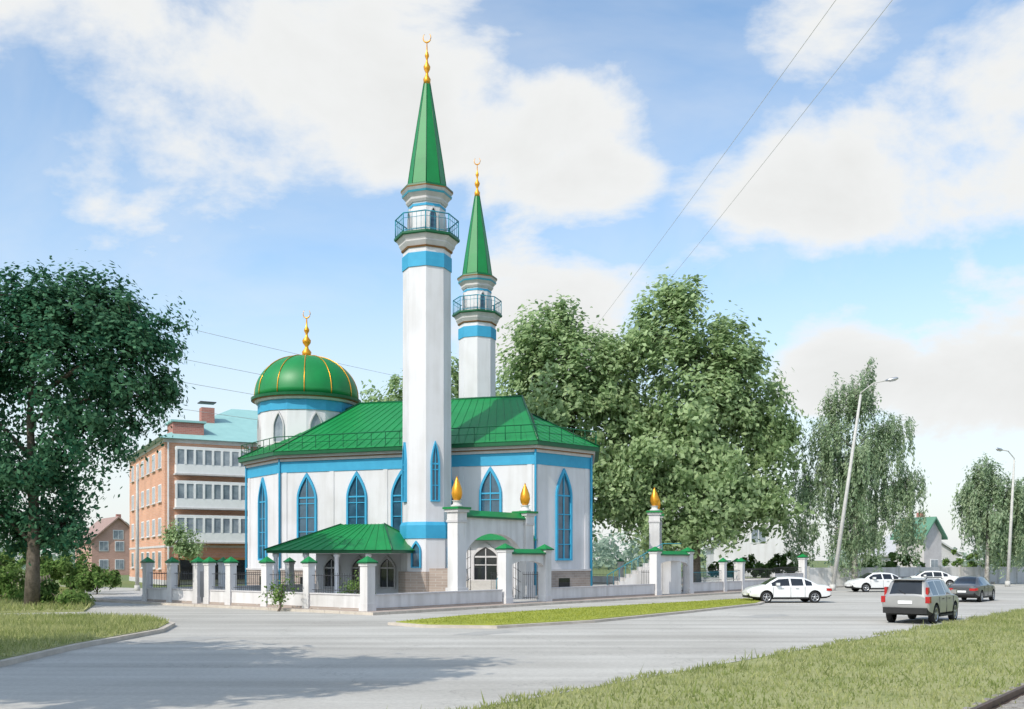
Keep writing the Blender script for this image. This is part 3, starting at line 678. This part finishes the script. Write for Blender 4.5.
def tree(name,x,y,h,lobes,nleaf,leaf,lm,trunk_r=.4,bark=BARK,weep=False,clump=0.9,fork=.25,per_c=90):
    o=Obj(name,(x,y,0)); 
    z1=h*fork
    tr=[(0,0,-.1),(.05,0,z1*.5),(.1,.05,z1),(.15*math.sin(h),.1,h*.55),(.2,.1,h*.85)]
    o.tube('trunk',bark,tr,[trunk_r*1.25,trunk_r,trunk_r*.85,trunk_r*.5,trunk_r*.12],10)
    vol=[l[3]*l[4]*l[5] for l in lobes]; tot=sum(v**.72 for v in vol); CN=[];NM=[]
    cen=np.array([np.mean([l[i] for l in lobes]) for i in range(3)])
    for l,v in zip(lobes,vol):
        c=np.array(l[:3]); R=np.array(l[3:6]); 
        zs=max(z1*.7,min(h*.75,l[2]-R[2]*.9)); s=Vector((.1,.05,zs)); e=Vector(c); mid=s.lerp(e,.5)+Vector((random.uniform(-.4,.4),random.uniform(-.4,.4),.5))
        o.tube('limbs',bark,[s,mid,e],[trunk_r*.42,trunk_r*.28,trunk_r*.1],6)
        nl=int(nleaf*v**.72/tot); ncl=max(8,int(nl/per_c))
        d=rng.normal(0,1,(ncl,3)); d/=np.linalg.norm(d,axis=1)[:,None]; rad=rng.random(ncl)**.45*rng.uniform(.78,1.18,ncl)
        cc=c+d*R*rad[:,None]
        for k in range(min(ncl,22)):
            p=Vector(cc[k]); q=e.lerp(p,.5)+Vector((0,0,.2)); o.tube('branches',bark,[e,q,p],[trunk_r*.12,trunk_r*.07,trunk_r*.03],4)
        per=rng.poisson(nl/ncl,ncl); idx=np.repeat(np.arange(ncl),per); m_=len(idx)
        cs=clump*rng.uniform(.5,1.3,ncl)
        g=rng.normal(0,.5,(m_,3))*cs[idx][:,None]
        if weep:
            Ls=(rng.uniform(1.2,4.2,ncl)*clump)[idx]
            f_=rng.random(m_); g=g*np.array([.42,.42,.3])*(1-.5*f_)[:,None]; g[:,2]-=f_*Ls
        pos=cc[idx]+g
        nm=(pos-cc[idx])/cs[idx][:,None]*(.15 if weep else .5)+(cc[idx]-cen)/ (np.linalg.norm(cc[idx]-cen,axis=1)[:,None]+.1)*.9+np.array([0,0,.5])
        ok=pos[:,2]>0.25; CN.append(pos[ok]);NM.append(nm[ok])
    e=o.done()
    leaf_object('foliage',np.concatenate(CN),np.concatenate(NM),leaf,lm,e,.38 if weep else .55,weep)
    return e
LEFTL=leafmat('maple_leaf',(0.03,0.115,0.065),(0.13,0.27,0.15),.4,.45)  # leaf green lightened a little to suggest haze
BACKL=leafmat('hazed_poplar_leaf',(0.26,0.37,0.17),(0.50,0.62,0.35),.25,.5)  # leaf colour brightened to carry the haze over these crowns
BIRL=leafmat('hazed_birch_leaf',(0.25,0.36,0.21),(0.46,0.55,0.37),.5,.5)  # pale tones: distance haze painted into the birch leaves
BUSHL=leafmat('bush_leaf',(0.08,0.16,0.04),(0.22,0.32,0.10),.9,.4)
FARL=leafmat('hazed_far_leaf',(0.24,0.33,0.26),(0.38,0.47,0.38),.2,.4)  # greyed, pale green in place of aerial haze
tree('broadleaf_tree',-24,50,17.3,[(1.5,0,13,4.2,4,3.2),(5.4,-.5,12.8,2.4,2.6,2.6),(4,.5,15.0,2.4,2.4,1.6),(0,0,15.3,3.2,3,1.7),(3.4,0,9.3,2.7,2.6,2.2),(.3,0,6.6,2.8,2.6,2.0),(-4.5,0,11,4.5,4,4.0),(1.4,.5,4.2,1.9,1.8,1.3),(-4,0,5.5,3.2,3,2.6),(6.2,0,10.6,1.3,1.5,1.2),(-5,0,15,3,3,1.8),(-1.2,1,3.6,1.6,1.6,1.1)],74000,.135,LEFTL,.32,clump=.8)
tree('poplar_tree',5.5,92,27,[(-3.5,0,16,5.5,5,5),(-3,0,21.5,3.8,4,3.2),(1.5,0,19,4.6,5,4.6),(-1,0,24,2.4,2.6,2.4),(-6,0,10,4,4,3.6),(1,0,11,5,5,4.5),(5,0,15,3.5,3.5,4.5),(-2,0,6,4,4,2.6),(4.5,0,20.5,2.6,3,2.8),(5,0,8,3.5,3.5,3)],48000,.26,BACKL,.4,clump=1.25,per_c=75)
tree('poplar_tree',16.5,90,28,[(-3,0,22,3.6,3.6,3.8),(-1.5,0,25.6,2.5,2.5,2.2),(2,0,20,4,4,4),(0,0,15,5,5,4.5),(5.2,0,16,3.2,3.2,3.0),(7.2,0,12.6,3,3,2.6),(2,0,9,5,5,4),(6,0,7.5,3.2,3.2,2.4),(-4,0,10,4,4,4),(-1,0,5,4.5,4,2.2),(5,0,20,1.8,1.8,1.5)],54000,.26,BACKL,.4,clump=1.25,per_c=75)
tree('poplar_tree',-10,104,25,[(0,0,19.5,3.4,3.6,3.2),(2.5,0,17,4,4,4),(-3.2,0,17.5,3.4,3.4,3.2),(5,0,21.0,2.6,2.6,2.5),(0,0,11,5,5,4.5)],14000,.28,BACKL,.4,clump=1.2)
tree('weeping_birch',31.5,92,21.5,[(0,0,17.8,2.2,2.4,2.4),(1.2,0,20,1.0,1.0,1.3),(-2.8,0,14.3,2.3,2.4,2.0),(3.2,0,14.5,2.4,2.4,2.2),(0,0,12,3.4,3.4,2.6),(-4.3,0,9.6,2.2,2.2,1.8),(4.6,0,9.6,2.4,2.4,1.8),(.5,0,8,3.6,3.6,1.6),(-2.4,0,17,1.2,1.2,1.2),(-5,0,5.6,1.6,1.8,1),(5.2,0,6,1.8,1.8,1),(0,0,5,3,3,1)],50000,.17,BIRL,.24,BIRCH,True,1.0,per_c=60)
tree('weeping_birch',46.5,98,14.5,[(0,0,11.4,1.9,1.8,1.8),(-1.6,0,9,1.9,1.8,1.6),(2,0,9.4,2.2,2.0,1.8),(4,0,7,2.0,2.0,1.4),(0,0,6.6,2.4,2.4,1.4),(2,0,4.5,2.4,2,.8)],24000,.18,BIRL,.2,BIRCH,True,.9,per_c=60)
tree('weeping_birch',56,104,15,[(0,0,11.8,2.4,2.4,2.2),(-2,0,9,2.4,2.4,1.8),(2,0,9,2.4,2.4,1.8),(-3,0,6,2.4,2.4,1.4)],14000,.2,BIRL,.2,BIRCH,True,.9,per_c=60)
tree('broadleaf_tree',-19.5,17,13,[(0,0,10.5,3,3,2.2),(2,1,11.5,2.2,2.2,1.8),(-2,-1,10.5,2.4,2.4,2)],11000,.2,LEFTL,.25,clump=.8,per_c=60)
tree('broadleaf_tree',-15.2,10,15,[(0,0,12.5,3,2.8,2.2),(2.2,1.2,13.5,2.2,2.2,1.7),(-1.6,0,12,2.4,2.4,1.7),(1.5,-1,11.5,1.8,2,1.5)],13000,.2,LEFTL,.25,clump=.8,per_c=60)
tree('broadleaf_tree',-14.8,16.2,11,[(0,0,8.6,2.4,2.6,2),(1.3,1,9.6,1.7,2,1.5),(-1.5,0,9,2,2,1.5)],10000,.19,LEFTL,.22,clump=.75,per_c=60)
tree('broadleaf_tree',-11.6,11,14.5,[(0,0,11.4,2.2,2.2,2),(1,.6,13,1.5,1.7,1.4),(-1.2,0,12,1.8,2,1.5)],9000,.19,LEFTL,.22,clump=.75,per_c=60)
def bush(name,x,y,r,h,n,leaf,lm):
    return tree(name,x,y,h,[(0,0,h*.5,r,r*.8,h*.42),(r*.5,0,h*.62,r*.6,r*.6,h*.33),(-r*.5,.2,h*.45,r*.6,r*.6,h*.33)],n,leaf,lm,.06,clump=.35,fork=.1)
for (x,y,r,h,n) in((-31,70,2.2,3.0,4000),(-27.5,66,1.5,1.9,2500),(-35,66,2.6,3.4,4000),(-30,57,2.5,2.2,4000),(-26.5,55,1.3,1.1,2000),(-22.6,50.5,1.2,.8,1400),(-44,72,4,5.5,5000),(-40,84,4,4.8,4000),(27.5,103,3,3.4,3000),(21.5,96,2.4,3,2500),(38,100,3,3.6,2500),(34,97,2,2.4,2000),(52,112,4,4,2500)):
    bush('shrub',x,y,r,h,n,.12 if y<80 else .19,BUSHL)
bush('shrub',-10.9,46.6,.7,1.7,500,.07,BUSHL)
bush('shrub',-8.2,52.3,.8,1.5,1200,.07,BUSHL)
tree('broadleaf_tree',-30,90,6,[(0,0,4.4,1.4,1.4,1.2),(1,0,3.2,1.1,1.1,.9)],2600,.14,BACKL,.1,clump=.6)
CN=[];NM=[]
for i in range(240):
    x=rng.uniform(-330,330); y=rng.uniform(230,330); r=rng.uniform(3.5,7); z=rng.uniform(0,7)
    g=rng.normal(0,.45,(130,3))*r; CN.append(g+np.array([x,y,z])); NM.append(g/r+np.array([0,0,.6]))
CN=np.concatenate(CN);NM=np.concatenate(NM);k=CN[:,2]>0
leaf_object('distant_trees',CN[k],NM[k],.8,FARL,None)

# ------------------------------------------------------------ cars
def car(name,x,y,head,paint,kind='sedan'):
    if kind=='sedan':
        L0=4.7;W=.88;wr=.32;axles=(0.98,3.72)
        st=[(0,.72,.45,.74,.82,.62),(.08,.80,.32,.84,.93,.68),(.3,.85,.25,.90,.985,.72),(.75,.875,.22,.94,1.02,.72),(1.12,.88,.20,.945,1.24,.64),(1.5,.88,.20,.945,1.40,.57),(1.62,.88,.20,.945,1.415,.565),(2.3,.88,.19,.94,1.445,.56),(2.4,.88,.19,.94,1.445,.56),(3.0,.88,.19,.93,1.40,.57),(3.4,.88,.19,.92,1.19,.64),(3.7,.88,.20,.90,1.00,.73),(4.1,.86,.22,.84,.925,.70),(4.45,.81,.24,.74,.83,.66),(4.62,.74,.28,.64,.72,.6),(4.7,.66,.42,.56,.63,.54)]
        topglass=[(.75,1.5),(3.0,3.7)]; side=[(1.12,1.5),(1.62,2.3),(2.4,3.4)]
    else:
        L0=4.45;W=.89;wr=.36;axles=(.88,3.5)
        st=[(0,.80,.50,.96,1.03,.70),(.06,.86,.38,1.02,1.10,.74),(.24,.885,.33,1.05,1.42,.68),(.40,.89,.30,1.06,1.62,.63),(.55,.89,.30,1.06,1.65,.62),(1.25,.89,.28,1.06,1.68,.62),(1.35,.89,.28,1.06,1.68,.62),(2.2,.89,.28,1.05,1.67,.62),(2.3,.89,.28,1.05,1.67,.62),(2.85,.89,.28,1.04,1.62,.63),(3.25,.89,.28,1.03,1.36,.69),(3.55,.885,.30,1.01,1.11,.76),(4.0,.86,.32,.94,1.03,.73),(4.3,.81,.36,.82,.92,.68),(4.42,.74,.42,.72,.8,.62),(4.45,.68,.5,.66,.72,.58)]
        topglass=[(.06,.40),(2.85,3.55)]; side=[(.55,1.25),(1.35,2.2),(2.3,3.25)]
    vs=[];fs=[];mi=[]
    def ring(s_):
        x_,w,zb,be,tp,wt=s_; md=zb+(be-zb)*.55
        ptop=max(tp-.10,be+.012); pr=max(tp-.05,be+.02)
        h=[(w*.88,zb),(w*.985,zb+.1),(w,md),(w*.985,be-.03),(w*.955,be),(wt+(w*.955-wt)*.12,ptop),(wt*.98,pr),(wt*.80,tp-.008),(wt*.4,tp+.012)]
        return [(x_-L0/2,-a,z) for a,z in h]+[(x_-L0/2,a,z) for a,z in h[::-1]]
    R=[ring(s_) for s_ in st]; n=len(R[0])
    for r in R: vs+=r
    def rng_in(a,b,L): return any(a>=p-1e-4 and b<=q+1e-4 for p,q in L)
    for i in range(len(st)-1):
        a,b=st[i][0],st[i+1][0]
        for k in range(n):
            k2=(k+1)%n; fs.append((i*n+k,(i+1)*n+k,(i+1)*n+k2,i*n+k2)); m_=0
            if k in(4,12) and rng_in(a,b,side): m_=1
            if k in(7,8,9) and rng_in(a,b,topglass): m_=1
            if k in(0,16,17): m_=2
            mi.append(m_)
    fs.append(tuple(range(n))); mi.append(0); fs.append(tuple((len(st)-1)*n+k for k in range(n-1,-1,-1))); mi.append(0)
    me=bpy.data.meshes.new('body'); me.from_pydata(vs,[],fs)
    for m_ in(paint,GLASSD,BLACK): me.materials.append(m_)
    me.polygons.foreach_set('material_index',mi); me.polygons.foreach_set('use_smooth',[True]*len(me.polygons)); me.update()
    me.set_sharp_from_angle(angle=math.radians(32))
    bo=bpy.data.objects.new('body',me); col.objects.link(bo)
    cm=bpy.data.meshes.new('cut'); cv=[];cf=[];N_=28
    for ax in axles:
        for sg in(-1,1):
            o_=len(cv)
            for yy in(.58*sg,1.1*sg):
                for k in range(N_):
                    t=2*math.pi*k/N_; cv.append((ax-L0/2+(wr+.055)*math.cos(t),yy,wr+.01+(wr+.055)*math.sin(t)))
            for k in range(N_): 
                k2=(k+1)%N_; q=(o_+k,o_+k2,o_+N_+k2,o_+N_+k); cf.append(q if sg<0 else q[::-1])
            c1=tuple(o_+k for k in range(N_)); c2=tuple(o_+N_+k for k in range(N_))
            cf.append(c1[::-1] if sg<0 else c1); cf.append(c2 if sg<0 else c2[::-1])
    cm.from_pydata(cv,[],cf); cm.materials.append(BLACK); cm.update()
    for mm in (cm,me):
        bm=bmesh.new(); bm.from_mesh(mm); bmesh.ops.recalc_face_normals(bm,faces=bm.faces); bm.to_mesh(mm); bm.free()
    co=bpy.data.objects.new('cut',cm); col.objects.link(co)
    md=bo.modifiers.new('b','BOOLEAN'); md.object=co; md.operation='DIFFERENCE'; md.solver='EXACT'; md.material_mode='TRANSFER'
    dg=bpy.context.evaluated_depsgraph_get(); nm=bpy.data.meshes.new_from_object(bo.evaluated_get(dg)); bo.modifiers.clear(); 
    if len(nm.polygons)>50: bo.data=nm
    bpy.data.objects.remove(co)
    o=Obj(name,(x,y,0)); o.e.rotation_euler=(0,0,head); bo.parent=o.e; bo.location=(0,0,.02)
    X=lambda v:v-L0/2
    for ax in axles:
        for sg in(-1,1):
            cy=sg*(W-.1)
            def disc(part,m_,prof,N2=24,sm=True):
                vv=[];ff=[]
                for r,d in prof:
                    for k in range(N2):
                        t=2*math.pi*k/N2; vv.append((X(ax)+r*math.cos(t),cy+sg*d,wr+r*math.sin(t)))
                for i in range(len(prof)-1):
                    for k in range(N2): k2=(k+1)%N2; ff.append((i*N2+k,i*N2+k2,(i+1)*N2+k2,(i+1)*N2+k))
                ff.append(tuple(range(N2)));ff.append(tuple((len(prof)-1)*N2+k for k in range(N2)))
                o.add(part,m_,vv,ff,sm)
            disc('tyres',TYRE,[(wr-.1,-.12),(wr-.02,-.12),(wr,-.09),(wr,.07),(wr-.02,.095),(wr-.1,.095),(wr-.115,.06)])
            disc('rim_backs',BLACK,[(wr-.12,.0),(wr-.12,.045)])
            disc('rim_rings',RIM,[(wr-.095,.05),(wr-.095,.09),(wr-.13,.09),(wr-.13,.05)])
            disc('hubs',RIM,[(.06,.045),(.06,.085)])
            for k in range(5):
                t=2*math.pi*k/5+.3; t2=Vector((math.cos(t),0,math.sin(t))); pz=Vector((-t2.z,0,t2.x))*.032
                c_=Vector((X(ax),cy+sg*.06,wr)); q=[c_+t2*.03-pz,c_+t2*.03+pz,c_+t2*(wr-.12)+pz*.8,c_+t2*(wr-.12)-pz*.8]
                o.add('spokes',RIM,q+[v+Vector((0,sg*.02,0)) for v in q],[(0,1,2,3),(7,6,5,4),(0,4,5,1),(1,5,6,2),(2,6,7,3),(3,7,4,0)])
    bl=st[8][3]
    for sg in(-1,1):
        yw=sg*(W+.004)
        o.box('mirrors',paint,X(3.02 if kind=='sedan' else 2.95),X(3.2 if kind=='sedan' else 3.12),min(sg*.86,sg*1.05),max(sg*.86,sg*1.05),bl+.04,bl+.19)
        for dxp in ((1.55,2.36,3.35) if kind=='sedan' else (1.3,2.25,3.2)):
            o.box('door_seams',BLACK,X(dxp)-.006,X(dxp)+.006,min(yw,yw-sg*.02),max(yw,yw-sg*.02),.34,bl-.05)
        o.box('sill_trim',BLACK,X(axles[0]+wr+.1),X(axles[1]-wr-.1),min(yw,yw-sg*.06),max(yw,yw-sg*.06),.25,.33)
        for dxp in((2.0,2.85) if kind=='sedan' else(1.75,2.6)):
            o.box('door_handles',BLACK if kind!='sedan' else RIM,X(dxp)-.1,X(dxp)+.08,min(yw,yw+sg*.02),max(yw,yw+sg*.02),bl-.14,bl-.11)
        if kind=='sedan':
            o.box('tail_lamps',REDL,X(.0)-.012,X(.12),*sorted((sg*.44,sg*.77)),.66,.80)
            o.box('tail_lamps',REDL,X(.06),X(.32),*sorted((sg*.74,sg*.852)),.68,.82)
            o.box('head_lamps',LAMPC,X(4.45),X(4.63),*sorted((sg*.44,sg*.755)),.58,.70)
        else:
            o.box('tail_lamps',REDL,X(-.012),X(.22),*sorted((sg*.73,sg*.885)),.80,1.04)
            o.box('tail_lamps_upper',REDL,X(.10),X(.30),*sorted((sg*.71,sg*.80)),1.05,1.38)
            o.box('head_lamps',LAMPC,X(4.2),X(4.43),*sorted((sg*.48,sg*.78)),.70,.84)
            o.tube('roof_rails',BLACK,[(X(.6),sg*.58,1.68),(X(.75),sg*.58,1.74),(X(2.6),sg*.58,1.72),(X(2.75),sg*.58,1.66)],.02,6)
    if kind=='sedan':
        o.box('number_plate',PVC,X(-.022),X(.03),-.26,.26,.56,.67); o.box('number_plate',PVC,X(4.67),X(4.72),-.26,.26,.42,.53)
        o.box('rear_bumper_trim',BLACK,X(-.01),X(.2),-.70,.70,.40,.45); o.box('grille',BLACK,X(4.6),X(4.685),-.36,.36,.56,.66); o.box('lower_grille',BLACK,X(4.6),X(4.7),-.5,.5,.30,.40)
    else:
        o.box('number_plate',PVC,X(-.03),X(.02),-.26,.26,.76,.88); o.box('rear_bumper',BLACK,X(-.07),X(.25),-.80,.80,.40,.62)
        o.box('grille',BLACK,X(4.4),X(4.46),-.4,.4,.68,.8); o.box('front_bumper',BLACK,X(4.3),X(4.5),-.7,.7,.4,.54)
        o.box('spoiler',paint,X(.28),X(.5),-.6,.6,1.645,1.675); o.tube('wiper',BLACK,[(X(.03),0,1.12),(X(.15),.3,1.28)],.012,4)
    o.done(); return o.e
PW=mat('white_car_paint',(0.76,0.76,0.75),(0.72,0.72,0.71),1,0.25,coat=.6)
PS=mat('silver_car_paint',(0.40,0.395,0.385),(0.36,0.355,0.345),2,0.35,metal=.4,coat=.5)
PD=mat('dark_car_paint',(0.10,0.105,0.115),(0.08,0.085,0.09),2,0.3,metal=.4,coat=.5)
hd=math.atan2(A.y,A.x)
car('sedan_car',15.5,56.6,math.radians(183),PW)
car('suv_car',16.1,39.2,hd,PS,'suv')
car('sedan_car',27.6,75.5,math.radians(188),PW)
car('sedan_car',36.6,87.5,math.radians(175),PW)
car('sedan_car',26.9,58.5,hd,PD)

# ------------------------------------------------------------ sky, sun, camera
sun_az=Vector((-.62,-.78)).normalized(); el=math.radians(44)
W_=bpy.data.worlds.new("World"); S.world=W_; W_.use_nodes=True; nt=W_.node_tree; N=nt.nodes; L=nt.links
try:
    W_.cycles.sampling_method='MANUAL'; W_.cycles.sample_map_resolution=256
except Exception: pass
bg=N['Background']; bg.inputs['Strength'].default_value=0.13
sky=N.new('ShaderNodeTexSky'); sky.sky_type='NISHITA'; sky.sun_disc=False; sky.sun_elevation=el; sky.sun_rotation=math.atan2(sun_az.x,sun_az.y)%(2*math.pi)
sky.air_density=1.0; sky.dust_density=1.5; sky.ozone_density=1.5
tc=N.new('ShaderNodeTexCoord')
def M(op,a,b=None,c=None,clamp=False):
    n=N.new('ShaderNodeMath'); n.operation=op; n.use_clamp=clamp
    for i,v in enumerate((a,b,c)):
        if v is None: continue
        if isinstance(v,(int,float)): n.inputs[i].default_value=v
        else: L.new(v,n.inputs[i])
    return n.outputs[0]
def VM(op,a,b):
    n=N.new('ShaderNodeVectorMath'); n.operation=op
    for i,v in enumerate((a,b)):
        if isinstance(v,tuple): n.inputs[i].default_value=v
        else: L.new(v,n.inputs[i])
    return n
dirv=VM('NORMALIZE',tc.outputs['Generated'],(0,0,0)).outputs[0]
def noise(vec,scale,det,ro=.55,dist=0.0):
    n=N.new('ShaderNodeTexNoise'); n.inputs['Scale'].default_value=scale; n.inputs['Detail'].default_value=det; n.inputs['Roughness'].default_value=ro; n.inputs['Distortion'].default_value=dist; L.new(vec,n.inputs['Vector']); return n.outputs['Fac']
sv=VM('MULTIPLY',dirv,(1,1,1.7)).outputs[0]
n1=noise(sv,4.2,7,.58,.2)
blobs=[((-.30,1,.53),.25),((-.10,1,.50),.21),((.03,1,.44),.15),((-.35,1,.44),.10),((.07,1,.39),.09),((.33,1,.40),.16),((.46,1,.46),.19),((.33,1,.53),.12),((-.55,1,.62),.18),((.52,1,.20),.17),((.34,1,.20),.10),((.02,1,.24),.12),((.6,1,.45),.2)]
acc=None
for c,r in blobs:
    v=Vector(c).normalized(); d=VM('SUBTRACT',dirv,tuple(v)).outputs[0]; d=VM('MULTIPLY',d,(1,1,1.5)).outputs[0]
    ln=N.new('ShaderNodeVectorMath'); ln.operation='LENGTH'; L.new(d,ln.inputs[0])
    mr=N.new('ShaderNodeMapRange'); mr.interpolation_type='SMOOTHSTEP'; mr.inputs['From Min'].default_value=r*1.25; mr.inputs['From Max'].default_value=r*.15; L.new(ln.outputs['Value'],mr.inputs['Value'])
    acc=mr.outputs[0] if acc is None else M('MAXIMUM',acc,mr.outputs[0])
dens=M('ADD',M('MULTIPLY',acc,.45),M('MULTIPLY',M('SUBTRACT',n1,.5),1.6))
mk=N.new('ShaderNodeMapRange'); mk.interpolation_type='SMOOTHSTEP'; mk.inputs['From Min'].default_value=.07; mk.inputs['From Max'].default_value=.38; L.new(dens,mk.inputs['Value'])
veil=N.new('ShaderNodeMapRange'); veil.inputs['From Min'].default_value=.38; veil.inputs['From Max'].default_value=.8; veil.inputs['To Min'].default_value=.0; veil.inputs['To Max'].default_value=.55; L.new(noise(sv,2.2,6,.6,.5),veil.inputs['Value'])
sepz=N.new('ShaderNodeSeparateXYZ'); L.new(dirv,sepz.inputs[0])
hz=N.new('ShaderNodeMapRange'); hz.interpolation_type='SMOOTHSTEP'; hz.inputs['From Min'].default_value=.36; hz.inputs['From Max'].default_value=.0; hz.inputs['To Max'].default_value=.86; L.new(sepz.outputs['Z'],hz.inputs['Value'])
cov=M('MAXIMUM',M('MAXIMUM',mk.outputs[0],veil.outputs[0]),hz.outputs[0])
sh=N.new('ShaderNodeValToRGB'); sh.color_ramp.elements[0].position=.28; sh.color_ramp.elements[1].position=.9
sh.color_ramp.elements[0].color=(7.0,7.1,7.1,1); sh.color_ramp.elements[1].color=(5.9,5.95,5.85,1); L.new(M('MULTIPLY',dens,1.1),sh.inputs[0])
mx=N.new('ShaderNodeMix'); mx.data_type='RGBA'; L.new(cov,mx.inputs[0])
sb=N.new('ShaderNodeMix'); sb.data_type='RGBA'; sb.blend_type='MULTIPLY'; sb.inputs[0].default_value=1; sb.inputs[7].default_value=(1.65,1.85,1.85,1); L.new(sky.outputs[0],sb.inputs[6])
L.new(sb.outputs[2],mx.inputs[6]); L.new(sh.outputs[0],mx.inputs[7]); L.new(mx.outputs[2],bg.inputs['Color'])

sd=bpy.data.lights.new('sun','SUN'); sd.energy=3.5; sd.angle=math.radians(.5); sd.color=(1,.94,.84)
so=bpy.data.objects.new('sun',sd); col.objects.link(so)
tosun=Vector((sun_az.x*math.cos(el),sun_az.y*math.cos(el),math.sin(el))); so.rotation_euler=tosun.to_track_quat('Z','Y').to_euler(); so.location=(-40,-40,60)
cam=bpy.data.cameras.new('camera'); cam.lens=35.16; cam.sensor_width=36; cam.shift_y=.2007; cam.clip_end=6000; cam.clip_start=.1
co=bpy.data.objects.new('camera',cam); col.objects.link(co); co.location=(0,0,2.4); co.rotation_euler=(math.radians(90),0,0); S.camera=co
